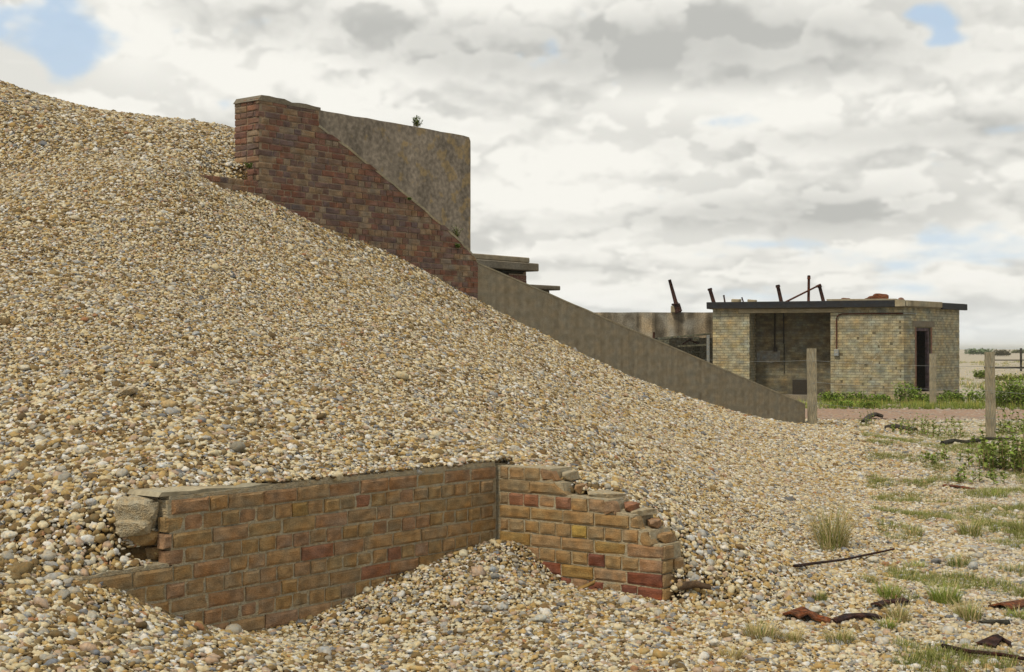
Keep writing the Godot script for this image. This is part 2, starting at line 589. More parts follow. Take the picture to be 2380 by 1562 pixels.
func tuft(seed_: int, n: int, radius: float, tall: float, green: Color, dry: Color, dryness: float, bend := 0.5, wid := 0.006) -> ArrayMesh:
	rng.seed = seed_
	var st := new_st()
	for i in n:
		var an := rng.randf() * TAU
		var rr := radius * sqrt(rng.randf())
		var d := Vector3(cos(an), 0, sin(an))
		var is_dry := rng.randf() < dryness
		var c := (dry if is_dry else green.lerp(dry, rng.randf() * 0.35)).srgb_to_linear()
		c = c * rng.randf_range(0.75, 1.2)
		c.a = 1.0
		blade_into(st, d * rr, Vector3(cos(an + rng.randfn() * 0.6), 0, sin(an + rng.randfn() * 0.6)), tall * rng.randf_range(0.45, 1.1) * (1.25 if is_dry else 1.0), wid * rng.randf_range(0.6, 1.2), bend * rng.randf_range(0.2, 1.1), c * 0.9, c)
	st.generate_normals()
	return st.commit()

func leaf_into(st: SurfaceTool, at: Vector3, dir: Vector3, up: Vector3, len: float, wid: float, c: Color):
	var side := dir.cross(up).normalized() * wid * 0.5
	var tip := at + dir * len
	var mid := at + dir * len * 0.45 + up.normalized() * len * 0.08
	for v in [at, mid + side, mid - side, mid - side, mid + side, tip]:
		st.set_color(c)
		st.add_vertex(v)

# upright stems with leaves along them
func weed(seed_: int, stems: int, radius: float, tall: float, leaf: float, per: int, green: Color, stem: Color, spread := 0.25) -> Array:
	rng.seed = seed_
	var sl := new_st()
	var ss := new_st()
	for i in stems:
		var an := rng.randf() * TAU
		var base := Vector3(cos(an), 0, sin(an)) * radius * sqrt(rng.randf())
		var h := tall * rng.randf_range(0.55, 1.1)
		var lean := Vector3(rng.randfn(), 0, rng.randfn()) * spread * h * 0.5
		var pts := []
		for k in 4:
			var t := k / 3.0
			pts.append(base + Vector3.UP * h * t + lean * t * t)
		tube_into(ss, pts, 0.004 + 0.003 * tall, 0.0015, 4)
		for k in per:
			var t := 0.12 + 0.88 * (k + rng.randf()) / per
			var p := base + Vector3.UP * h * t + lean * t * t
			var a2 := rng.randf() * TAU
			var d := Vector3(cos(a2), rng.randf_range(-0.1, 0.9), sin(a2)).normalized()
			var c := green.lerp(stem, rng.randf() * 0.25).srgb_to_linear() * rng.randf_range(0.65, 1.25)
			c.a = 1.0
			leaf_into(sl, p, d, Vector3(rng.randfn() * 0.4, 1, rng.randfn() * 0.4), leaf * rng.randf_range(0.6, 1.15) * (1.1 - 0.55 * t), leaf * 0.38, c)
	sl.generate_normals()
	ss.generate_normals()
	return [sl.commit(), ss.commit()]

# ================================================================ the scene
func _ready():
	rng.seed = 7
	noise_a.seed = 5
	noise_a.frequency = 0.35
	noise_a.fractal_octaves = 3
	noise_b.seed = 9
	noise_b.frequency = 0.12
	var cam := Camera3D.new()
	cam.name = "camera"
	cam.fov = rad_to_deg(2.0 * atan(781.0 / F))
	cam.position = Vector3(0, EYE, 0)
	cam.rotation.x = PITCH
	cam.near = 0.1
	cam.far = 9000.0
	add_child(cam)
	cam.current = true
	var env := Environment.new()
	env.background_mode = Environment.BG_SKY
	env.sky = Sky.new()
	env.sky.sky_material = make_sky()
	env.background_energy_multiplier = 1.0
	env.tonemap_mode = Environment.TONE_MAPPER_LINEAR
	env.tonemap_exposure = 1.0
	env.sdfgi_enabled = true
	env.ssao_enabled = true
	env.ssil_enabled = true
	env.fog_enabled = true
	env.fog_density = 0.0003
	env.fog_light_color = Color(0.93, 0.94, 0.93)
	var we := WorldEnvironment.new()
	we.name = "world_environment"
	we.environment = env
	add_child(we)
	var sun := DirectionalLight3D.new()
	sun.name = "sun"
	sun.light_color = Color(1.0, 0.95, 0.86)
	sun.light_energy = 0.85
	sun.light_angular_distance = 6.0
	sun.shadow_enabled = true
	sun.rotation = Vector3(deg_to_rad(-52), deg_to_rad(-38), 0)
	add_child(sun)

	make_materials()
	make_fields()
	build_ground()
	build_retaining_wall()
	build_low_wall()
	build_porch()
	build_hut()
	build_yard()
	build_fence()
	build_debris()
	build_stones()
	build_plants()
	build_shingle()

# ---------------------------------------------------------------- sky
func make_sky() -> PanoramaSkyMaterial:
	var w := 4096
	var h := 2048
	var puff := fnl(107, 1.0, 5)
	var fine := fnl(131, 1.0, 5)
	var layer := [fnl(301, 1.0, 6), fnl(302, 1.0, 6), fnl(303, 1.0, 6)]
	var scale := [3.2, 6.0, 10.5]
	# what this sky holds over the bank: [azimuth, elevation, half width, half height, amount]
	var grey := []
	var gap := []
	for q in [[1600, 125, 560, 80, 0.9], [2300, 300, 260, 40, 0.4], [1850, 495, 330, 42, 0.6], [830, 70, 330, 60, 0.3], [1000, 160, 260, 30, 0.3], [2100, 335, 420, 34, 0.45], [1400, 505, 300, 24, 0.35], [1350, 620, 300, 20, 0.2],
			[1900, 265, 330, 36, -0.5], [1320, 410, 170, 60, -0.55], [700, 200, 260, 60, -0.4], [1150, 15, 260, 40, -0.5], [330, 110, 110, 80, -0.6], [1500, 235, 300, 30, -0.4], [1330, 480, 140, 26, -0.4], [2280, 60, 120, 60, -0.3]]:
		grey.append([(q[0] - 1190.0) / F, (808.0 - q[1]) / F, q[2] / F, q[3] / F, q[4]])
	for q in [[70, 100, 170, 110, 0.66], [190, 150, 60, 80, 0.5], [150, 20, 90, 30, 0.4], [2150, 100, 52, 44, 1.05], [2120, 70, 60, 20, 0.5], [2180, 140, 60, 18, 0.5], [2280, 330, 80, 18, 0.6], [1760, 292, 120, 14, 0.3], [2230, 590, 320, 60, 0.55], [1115, 320, 50, 60, 0.5], [2000, 700, 700, 60, 0.3]]:
		gap.append([(q[0] - 1190.0) / F, (808.0 - q[1]) / F, q[2] / F, q[3] / F, q[4]])
	var out := PackedByteArray()
	out.resize(w * h * 3)
	var hi := Vector3(249, 247, 239)
	var lo := Vector3(192, 192, 187)
	for j in h:
		var el := PI * (0.5 - (j + 0.5) / h)
		if el < 0.0:
			for i in w:
				var k := (j * w + i) * 3
				out[k] = 150; out[k + 1] = 140; out[k + 2] = 118
			continue
		var step := 1
		if el > 0.9: step = 8
		elif el > 0.5: step = 4
		elif el > 0.27: step = 2
		var se := sin(el)
		var y := log(el + 0.08) * 0.36
		var y2 := log(el + 0.08 + 0.012) * 0.36
		for i in range(0, w, step):
			var az := TAU * (i + 0.5) / w
			if az > PI: az -= TAU
			var sx := sin(az)
			var cx := cos(az)
			var p := puff.get_noise_3d(sx * 13.0, y * 17.0, cx * 13.0)
			var wx := fine.get_noise_3d(sx * 26.0, y * 34.0, cx * 26.0)
			var shade := 0.38
			for l in 3:
				var f: float = scale[l]
				var n: FastNoiseLite = layer[l]
				var a := n.get_noise_3d(sx * f + 0.10 * p, y * f * 1.5 + 0.1 * wx, cx * f) + 0.06 * wx
				var b := n.get_noise_3d(sx * f + 0.10 * p, y2 * f * 1.5 + 0.1 * wx, cx * f) + 0.06 * wx
				var mask := smoothstep(0.0, 0.15 - 0.035 * l, a)
				var tone := 0.2 + clampf((b - a) * (16.0 / f), -0.26, 0.5) + 0.3 * clampf(a - 0.1, 0.0, 0.4) - 0.12 * p
				shade = lerpf(shade, tone, mask * 0.8)
			var blue: float = -0.58 - 0.7 * p - 0.45 * wx - 0.7 * layer[1].get_noise_3d(sx * 11.0, y * 16.0, cx * 11.0)
			var layout := 0.0
			if absf(az) < 1.2 and el < 0.5:
				for q in grey:
					var ex: float = (az - q[0]) / q[2]
					var ey: float = (el - q[1]) / q[3]
					var e2 := ex * ex + ey * ey
					if e2 < 9.0: layout += q[4] * exp(-e2 * 0.8)
				for q in gap:
					var ex: float = (az - q[0]) / q[2]
					var ey: float = (el - q[1]) / q[3]
					var e2 := ex * ex + ey * ey
					if e2 < 9.0: blue += q[4] * exp(-e2 * 0.7) * (1.0 + 0.9 * wx)
			shade = clampf(shade + layout * 0.74 * (1.0 + 0.5 * p), 0.0, 1.0)
			var c := hi.lerp(lo, shade)
			var sky := Vector3(186, 208, 231).lerp(Vector3(222, 233, 238), clampf(1.0 - se * 4.6, 0.0, 1.0))
			if el > 0.3: sky = sky.lerp(Vector3(104, 150, 206), clampf((el - 0.3) / 0.8, 0.0, 1.0))
			c = c.lerp(sky, smoothstep(-0.1, 0.5, blue) * 0.9)
			var low := 1.0 - smoothstep(0.0, 0.05, el)
			c = c.lerp(Vector3(234, 239, 240), low * 0.55)
			c = c.lerp(Vector3(248, 245, 236), (1.0 - smoothstep(0.0, 0.006, el)) * 0.6)
			for t in step:
				var k := (j * w + i + t) * 3
				out[k] = int(c.x)
				out[k + 1] = int(c.y)
				out[k + 2] = int(c.z)
	var m := PanoramaSkyMaterial.new()
	m.panorama = ImageTexture.create_from_image(Image.create_from_data(w, h, false, Image.FORMAT_RGB8, out))
	return m

# ---------------------------------------------------------------- ground
func sheet(xs: Array, ds: Array, drop: float) -> ArrayMesh:
	lip = 0.04
	var v := PackedVector3Array()
	var idx := PackedInt32Array()
	var n := xs.size()
	for d in ds:
		for x in xs:
			var low := drop
			var rx: float = x - CX
			var rd: float = d - CD
			var a := -(rx * DLX + rd * DLD)
			var b := rx * DLD - rd * DLX
			if (absf(b + 0.03) < 0.13 and a > -0.3 and a < 2.7) or (absf(a + 0.03) < 0.13 and b > -0.3 and b < 1.3): low += 0.035
			v.append(Vector3(x, height(x, d) - low, -d))
	lip = 0.0
	for j in ds.size() - 1:
		for i in n - 1:
			var k := j * n + i
			idx.append_array([k, k + n, k + 1, k + 1, k + n, k + n + 1])
	var st := new_st()
	for p in v: st.add_vertex(p)
	for k in idx: st.add_index(k)
	st.generate_normals()
	return st.commit()

func build_ground():
	var xs := []
	var x := -13.8
	while x < 13.9:
		xs.append(x)
		x += 0.045 if x > -2.6 and x < 1.7 else (0.14 if x > -8 and x < 7 else 0.4)
	var ds := []
	var d := 2.6
	while d < 33.0:
		ds.append(d)
		d += 0.045 if d > 5.6 and d < 8.9 else 0.15
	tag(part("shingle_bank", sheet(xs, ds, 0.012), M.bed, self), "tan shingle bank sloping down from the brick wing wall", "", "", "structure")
	# flat shingle to the horizon, laid round the near sheet
	var far := new_st()
	var near_edge: float = ds[ds.size() - 1]
	var x_edge: float = xs[xs.size() - 1]
	var rings := [0.0, 1.0, 3.0, 8.0, 20.0, 50.0, 140.0, 400.0, 1200.0]
	var cell := func(x0: float, x1: float, d0: float, d1: float):
		var q := []
		for c in [[x0, d0], [x1, d0], [x1, d1], [x0, d1]]:
			var lift := 0.0
			if c[1] > 60.0: lift = 0.1 * sin(c[0] * 0.05) + 0.1 * sin(c[1] * 0.03)
			q.append(Vector3(c[0], lift - 0.016, -c[1]))
		quad(far, q[0], q[1], q[2], q[3])
	var fx := []
	for r in range(rings.size() - 1, -1, -1): fx.append(-x_edge - rings[r])
	for r in 12: fx.append(-x_edge + (r + 1) * x_edge / 6.5)
	for r in rings.size(): fx.append(x_edge + rings[r])
	var fd := [-1200.0, -200.0, -40.0, -8.0, 2.6, near_edge]
	for r in range(1, rings.size()): fd.append(near_edge + rings[r])
	for i in fx.size() - 1:
		for j in fd.size() - 1:
			if fx[i] >= -x_edge - 0.01 and fx[i + 1] <= x_edge + 0.01 and fd[j] >= 2.59 and fd[j + 1] <= near_edge + 0.01: continue
			cell.call(fx[i], fx[i + 1], fd[j], fd[j + 1])
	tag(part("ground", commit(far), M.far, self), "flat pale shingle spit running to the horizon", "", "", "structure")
	var tr := new_st()
	var edge := []
	for i in 40:
		var tx := 1.0 + i * 1.3
		var ny: float = 29.6 - 0.10 * (tx - 6.0) + 0.25 * noise_b.get_noise_2d(tx * 3.0, 1.0)
		var fy: float = 34.2 - 0.10 * (tx - 6.0) + 0.3 * noise_b.get_noise_2d(tx * 3.0, 40.0)
		edge.append([Vector3(tx, 0.03, -ny), Vector3(tx, 0.03, -fy)])
	for i in 39: quad(tr, edge[i][0], edge[i + 1][0], edge[i + 1][1], edge[i][1])
	tag(part("track", commit(tr), M.track, self), "pinkish gravel track passing in front of the pale brick hut", "", "", "structure")
	var sea := PlaneMesh.new()
	sea.size = Vector2(9000, 5000)
	var sm := mat(lin(120, 134, 140), "", 1.0, "", 0.0, 0.35)
	tag(part("sea", sea, sm, self, Transform3D(Basis(), Vector3(0, -0.4, -3650))), "thin grey line of sea on the horizon", "", "", "structure")

# ---------------------------------------------------------------- the long wall against the bank
func wall_basis() -> Basis:
	return Basis(Vector3(WDX, 0, -WDD), Vector3.UP, Vector3(WDD, 0, WDX))

func brick_top(s: float) -> float:            # top of the brick wing at s
	if s > 13.52: return 3.53
	if s > 12.57: return 4.455
	var prof := [[12.57, 4.21], [11.99, 3.96], [11.13, 3.55], [10.22, 3.11], [9.8, 2.86], [9.59, 2.68]]
	for i in prof.size() - 1:
		if s <= prof[i][0] and s >= prof[i + 1][0]:
			var t: float = (prof[i][0] - s) / (prof[i][0] - prof[i + 1][0])
			return lerpf(prof[i][1], prof[i + 1][1], t)
	return 2.68

func right_limit(y: float) -> float:          # local x (= -s) where the sloping top comes down to y
	var prof := [[12.57, 4.21], [11.99, 3.96], [11.13, 3.55], [10.22, 3.11], [9.8, 2.86], [9.59, 2.68]]
	if y >= 4.21: return -12.57
	for i in prof.size() - 1:
		if y <= prof[i][1] and y >= prof[i + 1][1]:
			var t: float = (prof[i][1] - y) / (prof[i][1] - prof[i + 1][1])
			return -lerpf(prof[i][0], prof[i + 1][0], t)
	return -9.59

func build_retaining_wall():
	var o := wp(0, 0)
	var base := Vector3(o.x, 0, -o.y)
	var wb := wall_basis()
	# brick wing with its pier
	var b := thing("brick_wing_wall", base, "tall dark red brick wing wall with sloping top and square pier, rising from the shingle", "wall", "", wb)
	rng.seed = 21
	var body := [Vector2(-15.3, 2.2), Vector2(-9.6, 0.8), Vector2(-9.6, 2.66), Vector2(-9.8, 2.84), Vector2(-10.22, 3.09), Vector2(-11.13, 3.53), Vector2(-11.99, 3.94), Vector2(-12.555, 4.19), Vector2(-12.555, 4.4), Vector2(-13.5, 4.4), Vector2(-13.5, 3.44), Vector2(-15.3, 3.44)]
	part("mortar", prism(body, -0.008, -0.11), M.mortar_red, b)
	part("pier_core", prism([Vector2(-13.5, 2.6), Vector2(-12.56, 2.6), Vector2(-12.56, 4.4), Vector2(-13.5, 4.4)], -0.112, -0.43), M.mortar_red, b)
	var cap := [Vector2(-13.53, 4.385)] + [Vector2(-12.54, 4.385)] + ragged(Vector2(-12.54, 4.425), Vector2(-13.48, 4.45), 8, 0.014)
	part("pier_cap", prism(cap, 0.005, -0.445), M.concrete_dark, b)
	# bricks, course by course: [x0, x1, y, skew at the top right, row]
	var list := []
	var row := 0
	var y := 1.2
	while y < 4.38:
		var x := -15.3 + 0.05 if y < 3.40 else -13.52
		var lim0 := right_limit(y)
		var lim1 := right_limit(y + 0.065)
		if row % 2: x += 0.0562
		while x < lim0 - 0.03:
			var len := (0.215 if row % 2 == 0 else 0.1025)
			if rng.randf() < (0.45 if row % 2 == 0 else 0.12): len = 0.1025 if len > 0.2 else 0.215
			var e := x + len
			var skew := 0.0
			if e > lim1 - 0.06:
				e = lim0
				skew = lim1 - lim0
			if e - x + skew > 0.02 or (e - x > 0.04):
				list.append([x, e, y, maxf(skew, -(e - x) * 0.9), row])
			x = e + 0.01
		y += 0.075
		row += 1
	var seen := []
	var rest := []
	for q in list:
		var g := wp(-(q[0] + q[1]) * 0.5, 0.12)
		if height(g.x, g.y) > q[2] + 0.1: continue
		seen.append(q)
	seen.sort_custom(func(p, q): return p[0] + (0.0 if p[1] - p[0] > 0.15 else 100.0) < q[0] + (0.0 if q[1] - q[0] > 0.15 else 100.0))
	var shapes := {}
	var count := 0
	var rest_st := []
	for c in 8:
		var st := new_st()
		rest_st.append(st)
	for q in seen:
		var w: float = q[1] - q[0]
		if count < 270:
			var key := [snappedf(w, 0.001), q[3] != 0.0, rng.randi() % 3]
			var m: Mesh
			if q[3] != 0.0: m = brick_mesh(w, 0.065, 0.05, 0.004, 0.004, q[3], false)
			else:
				if not shapes.has(key): shapes[key] = brick_mesh(w, 0.065, 0.05, 0.005, 0.003, 0.0, true)
				m = shapes[key]
			var k := int(clampf(rng.randfn(4.5, 3.2), 0, M.red.size() - 1))
			part("brick", m, M.red[k], b, Transform3D(Basis(), Vector3(q[0], q[2], rng.randf_range(-0.003, 0.004))))
			count += 1
		else:
			brick_into(rest_st[rng.randi() % 8], Vector3(q[0], q[2], rng.randf_range(-0.003, 0.004)), w, 0.065, 0.05, 0.003, 0.003, q[3], false)
	for c in 8:
		tag(part("bricks", commit(rest_st[c]), M.red[[0, 2, 4, 1, 3, 7, 5, 9][c]], b), "", "", "", "stuff")
	# left cheek of the pier
	var cheek := Basis(Vector3(0, 0, 1), Vector3.UP, Vector3(-1, 0, 0))
	row = 0
	y = 3.3
	while y < 4.37:
		var z := -0.44
		while z < -0.06:
			var len := (0.215 if row % 2 == 1 else 0.1025)
			if z + len > -0.05: len = -0.012 - z
			if len > 0.03:
				part("brick", brick_mesh(len, 0.065, 0.04, 0.006, 0.004), M.red[int(clampf(rng.randfn(4.5, 3.0), 0, 10))], b, Transform3D(cheek, Vector3(-13.512, y, z)))
			z += len + 0.01
		y += 0.075
		row += 1
	# worn mortar fillet on the slope
	var fill := []
	var prof := [[12.56, 4.215], [11.99, 3.965], [11.13, 3.555], [10.22, 3.115], [9.8, 2.865], [9.58, 2.68]]
	for i in prof.size() - 1:
		var sub := ragged(Vector2(-prof[i][0], prof[i][1]), Vector2(-prof[i + 1][0], prof[i + 1][1]), 6, 0.012)
		if i: sub.pop_front()
		fill.append_array(sub)
	var low := []
	for p in fill: low.append(p + Vector2(-0.008, -0.03))
	low.reverse()
	fill.reverse()
	low.reverse()
	part("mortar_fillet", prism(low + fill, 0.004, -0.112), M.concrete_pale, b)

	# tall concrete face behind the slope
	var c := thing("concrete_blast_wall", base, "tall flat weathered concrete wall with ochre lichen at its upper right, behind the brick slope", "wall", "", wb)
	var size := 768
	var st1 := bytes_of(201, 0.01, size)
	var st2 := bytes_of(202, 0.05, size, 3)
	var st3 := bytes_of(203, 0.016, size, 4)
	var px := PackedByteArray()
	px.resize(size * size * 3)
	for j in size:
		for i in size:
			var k := j * size + i
			var u := i / float(size)
			var t := 1.0 - j / float(size)                # 0 at the foot, 1 at the top
			var n := st1[k] / 255.0
			var g := st2[k] / 255.0
			var streak := st1[(j / 9 % size) * size + i] / 255.0
			var v := 0.75 + 0.15 * (n - 0.5) + 0.3 * (g - 0.5)
			v -= 0.09 * clampf((streak - 0.48) * 3.0, 0.0, 1.0) * smoothstep(0.1, 1.0, t)
			var col := Vector3(176, 164, 148) * v
			var lich := clampf((st3[k] / 255.0 - 0.6 + 0.5 * (u - 0.8) + 0.25 * (t - 0.8)) * 7.0, 0.0, 1.0) * (0.4 + 0.6 * g)
			col = col.lerp(Vector3(160, 134, 84), lich * 0.6)
			var pale := clampf((st3[(k * 7 + 991) % (size * size)] / 255.0 - 0.8) * 6.0, 0.0, 1.0)
			col = col.lerp(Vector3(196, 190, 170), pale * 0.5)
			px[k * 3] = int(clampf(col.x, 0, 255)); px[k * 3 + 1] = int(clampf(col.y, 0, 255)); px[k * 3 + 2] = int(clampf(col.z, 0, 255))
	var tm := StandardMaterial3D.new()
	tm.albedo_texture = ImageTexture.create_from_image(Image.create_from_data(size, size, false, Image.FORMAT_RGB8, px))
	tm.uv1_scale = Vector3(1 / 3.4, -1 / 3.4, 1)
	tm.uv1_offset = Vector3(13.0 / 3.4, 4.42 / 3.4, 0)
	tm.roughness = 0.95
	tm.metallic_specular = 0.3
	tm.heightmap_enabled = true
	tm.heightmap_texture = T.grain
	tm.heightmap_scale = 0.4
	rng.seed = 5
	var edge := [Vector2(-9.6, 0.0)] + ragged(Vector2(-9.6, 2.6), Vector2(-9.6, 4.36), 7, 0.006) + [Vector2(-9.63, 4.41)] + ragged(Vector2(-9.74, 4.42), Vector2(-12.54, 4.425), 12, 0.006)
	part("wall_face", prism([Vector2(-12.54, 0.0)] + edge, -0.125, -0.5), tm, c)

	# concrete wing running down to the ground
	var w := thing("concrete_wing_wall", base, "long low grey concrete wing wall sloping down to the shingle beside the fence post", "wall", "", wb)
	var cb := [Vector2(-9.575, -0.3), Vector2(-0.02, -0.3), Vector2(0, 0.0)] + ragged(Vector2(0, 0.43), Vector2(-9.575, 2.675), 30, 0.006)
	part("wall_face", prism(cb, -0.02, -0.27), M.concrete, w)
	for k in 4:
		var s: float = [1.9, 3.9, 5.9, 7.9][k]
		part("shutter_seam", chamfer_box(Vector3(0.01, 0.43 + 0.2347 * s + 0.2, 0.004), 0.001), M.concrete, w, Transform3D(Basis(), Vector3(-s, (0.43 + 0.2347 * s - 0.2) * 0.5 - 0.02, -0.0195)))
	# pale strip along the top arris
	var arris := ragged(Vector2(0, 0.432), Vector2(-9.575, 2.678), 30, 0.004)
	var lower := []
	for p in arris: lower.append(p - Vector2(0.006, 0.022))
	arris.reverse()
	part("pale_edge", prism(strip_poly(lower, arris), -0.014, -0.05), M.concrete_pale, w)

func strip_poly(lower: Array, upper_rev: Array) -> Array:
	# lower runs right to left; the outline must run counter-clockwise: lower left to right, then upper right to left
	var l := lower.duplicate()
	l.reverse()
	var u := upper_rev.duplicate()
	u.reverse()
	return l + u

# ---------------------------------------------------------------- the low broken wall in front
func build_low_wall():
	var bl := Basis(Vector3(DLX, 0, -DLD), Vector3.UP, Vector3(DLD, 0, DLX))
	var root := thing("low_brick_wall", Vector3(CX, 0, -CD), "low broken corner of brown brick wall half buried in the foreground shingle", "wall", "", bl)
	var fl := Transform3D()                                     # left arm: x from -2.8 to 0
	var fr := Transform3D(bl.inverse() * Basis(Vector3(DLD, 0, DLX), Vector3.UP, Vector3(-DLX, 0, DLD)), Vector3.ZERO)
	rng.seed = 33
	var top := 0.8175
	# left arm
	var start := [2.38, 2.36, 2.40, 2.36, 2.86, 2.9, 2.8, 2.7, 2.6, 2.4]
	for r in 10:
		var y := top - 0.075 * (r + 1)
		var header := r % 2 == 1
		var x := -0.012
		if r == 0: x = -0.012
		if header: x -= 0.035
		if header: put_brick(root, fl, x + 0.005, 0.03, y, M.low[6])
		while x > -start[r] + 0.03:
			var len := 0.1025 if header else 0.215
			len *= rng.randf_range(0.96, 1.03)
			if not header and rng.randf() < 0.1: len = 0.1025
			if x - len < -start[r] - 0.05: len = x + start[r]
			var m = M.low[rng.randi() % M.low.size()]
			var t := rng.randf()
			if r == 0 and x > -1.75 and t < 0.75: m = M.low_red[rng.randi() % 3] if t < 0.2 else M.low[5]
			elif t < 0.04: m = M.low_red[2]
			if r == 1 and absf(x - len * 0.5 + 1.58) < 0.06: m = M.low_ochre
			put_brick(root, fl, x, len, y, m)
			x -= len + 0.01
	# right arm: how far each course still reaches
	var reach := [0.42, 0.50, 0.82, 0.98, 1.06, 1.12, 1.115, 1.115, 1.115, 1.115]
	for r in 10:
		var y := top - 0.075 * (r + 1)
		var header := r % 2 == 0
		var x := 0.012
		if header:
			put_brick(root, fr, 0.07, 0.055, y, M.low[3])
			x = 0.08
		while x < reach[r] - 0.03:
			var len := 0.1025 if header else 0.215
			len *= rng.randf_range(0.96, 1.03)
			if x + len > reach[r] - 0.05: len = reach[r] - x
			var m = M.low[rng.randi() % M.low.size()]
			var t := rng.randf()
			if r >= 6 and t < 0.42: m = M.low_deep[rng.randi() % 2]
			elif r < 3 and t < 0.25: m = M.low_red[2]
			elif r == 5 and t < 0.4: m = M.low_ochre
			if r == 4 and absf(x + len * 0.5 - 0.58) < 0.055: m = M.low_yellow
			if r == 7 and absf(x + len * 0.5 - 0.58) < 0.11: m = M.low_ochre
			var last: bool = x + len > reach[r] - 0.02 and r < 5
			put_brick(root, fr, x + len, len, y, m, last)
			x += len + 0.01
	# end of the right arm: bricks seen on the return
	var fe := Transform3D(fr.basis * Basis(Vector3(0, 0, -1), Vector3.UP, Vector3(1, 0, 0)), fr * Vector3(1.127, 0, 0))
	for r in range(5, 10):
		var y := top - 0.075 * (r + 1)
		var deep := 0.105 if r == 5 else 0.205
		if r % 2 == 1: put_brick(root, fe, 0.012 + deep, deep - 0.006, y, M.low[[6, 3][r % 2]])
		else:
			put_brick(root, fe, 0.112, 0.1, y, M.low[8])
			put_brick(root, fe, 0.212, 0.09, y, M.low[3])
	# mortar bed behind the faces
	part("mortar", prism([Vector2(-2.84, 0.0), Vector2(-0.002, 0.0), Vector2(-0.002, 0.81), Vector2(-2.38, 0.81), Vector2(-2.35, 0.51), Vector2(-2.84, 0.51)], -0.009, -0.215), M.mortar_low, root)
	var steps := [Vector2(-0.2, 0.0), Vector2(1.11, 0.0), Vector2(1.11, 0.44), Vector2(1.05, 0.445), Vector2(1.04, 0.515), Vector2(0.94, 0.52), Vector2(0.93, 0.59), Vector2(0.78, 0.6), Vector2(0.77, 0.662), Vector2(0.47, 0.672), Vector2(0.46, 0.738), Vector2(0.39, 0.745), Vector2(0.38, 0.812), Vector2(-0.2, 0.812)]
	part("mortar", prism(steps, -0.0095, -0.21), M.mortar_low, root, fr)
	# bedding mortar left on the top and the steps, rough lumps at the broken ends
	rng.seed = 91
	part("mortar_bed", prism([Vector2(-2.36, 0.811), Vector2(-0.01, 0.811)] + ragged(Vector2(-0.01, 0.84), Vector2(-1.7, 0.836), 26, 0.006) + ragged(Vector2(-1.76, 0.828), Vector2(-2.36, 0.828), 6, 0.003), -0.012, -0.213), M.mortar_low, root)
	part("mortar_bed", prism([Vector2(-2.83, 0.511), Vector2(-2.37, 0.511)] + ragged(Vector2(-2.37, 0.53), Vector2(-2.83, 0.524), 8, 0.006), -0.006, -0.2), M.mortar_low, root)
	var k := 0
	var stub := func(c: Vector3, half: Vector3, turn: float, f: Transform3D, m: Material, rough: float):
		k += 1
		part("broken_course", lump(330 + k, rough, 3, half, 5, 0.5), m, root, f * Transform3D(Basis(Vector3.UP, turn) * Basis(Vector3(0, 0, 1), rng.randf_range(-0.08, 0.08)), c))
	stub.call(Vector3(-2.43, 0.745, -0.12), Vector3(0.085, 0.072, 0.11), 0.5, fl, M.mortar_low, 0.36)
	stub.call(Vector3(-2.47, 0.69, -0.1), Vector3(0.075, 0.036, 0.09), 0.3, fl, M.mortar_low, 0.3)
	stub.call(Vector3(-2.425, 0.636, -0.115), Vector3(0.07, 0.034, 0.1), 0.45, fl, M.low[2], 0.22)
	stub.call(Vector3(-2.37, 0.56, -0.12), Vector3(0.045, 0.034, 0.09), 0.2, fl, M.low[6], 0.22)
	stub.call(Vector3(0.43, 0.768, -0.11), Vector3(0.05, 0.026, 0.085), 0.4, fr, M.mortar_low, 0.35)
	stub.call(Vector3(0.51, 0.698, -0.11), Vector3(0.035, 0.028, 0.09), 0.3, fr, M.low[4], 0.25)
	stub.call(Vector3(0.66, 0.672, -0.115), Vector3(0.13, 0.02, 0.085), 0.1, fr, M.mortar_low, 0.4)
	stub.call(Vector3(0.85, 0.616, -0.11), Vector3(0.05, 0.026, 0.09), 0.5, fr, M.low_red[2], 0.35)
	stub.call(Vector3(0.91, 0.594, -0.12), Vector3(0.08, 0.018, 0.085), 0.2, fr, M.mortar_low, 0.45)
	stub.call(Vector3(1.0, 0.54, -0.115), Vector3(0.045, 0.022, 0.085), 0.6, fr, M.low[7], 0.35)
	stub.call(Vector3(1.06, 0.466, -0.12), Vector3(0.05, 0.026, 0.085), 0.3, fr, M.low[9], 0.35)
	# slab of cement left over the left end of the coping
	part("cement_cap", prism([Vector2(-2.42, 0.828), Vector2(-1.75, 0.828)] + ragged(Vector2(-1.72, 0.834), Vector2(-2.4, 0.848), 8, 0.006), -0.02, -0.25), M.concrete_pale, root)

func put_brick(root: Node3D, frame: Transform3D, right: float, len: float, y: float, m: Material, broken := false):
	var mesh := brick_mesh(len, 0.065, 0.055, rng.randf_range(0.004, 0.007), 0.0035 if not broken else 0.012, -len * 0.35 if broken else 0.0, true)
	part("brick", mesh, m, root, frame * Transform3D(Basis(), Vector3(right - len, y + rng.randf_range(-0.001, 0.001), rng.randf_range(-0.003, 0.003))))

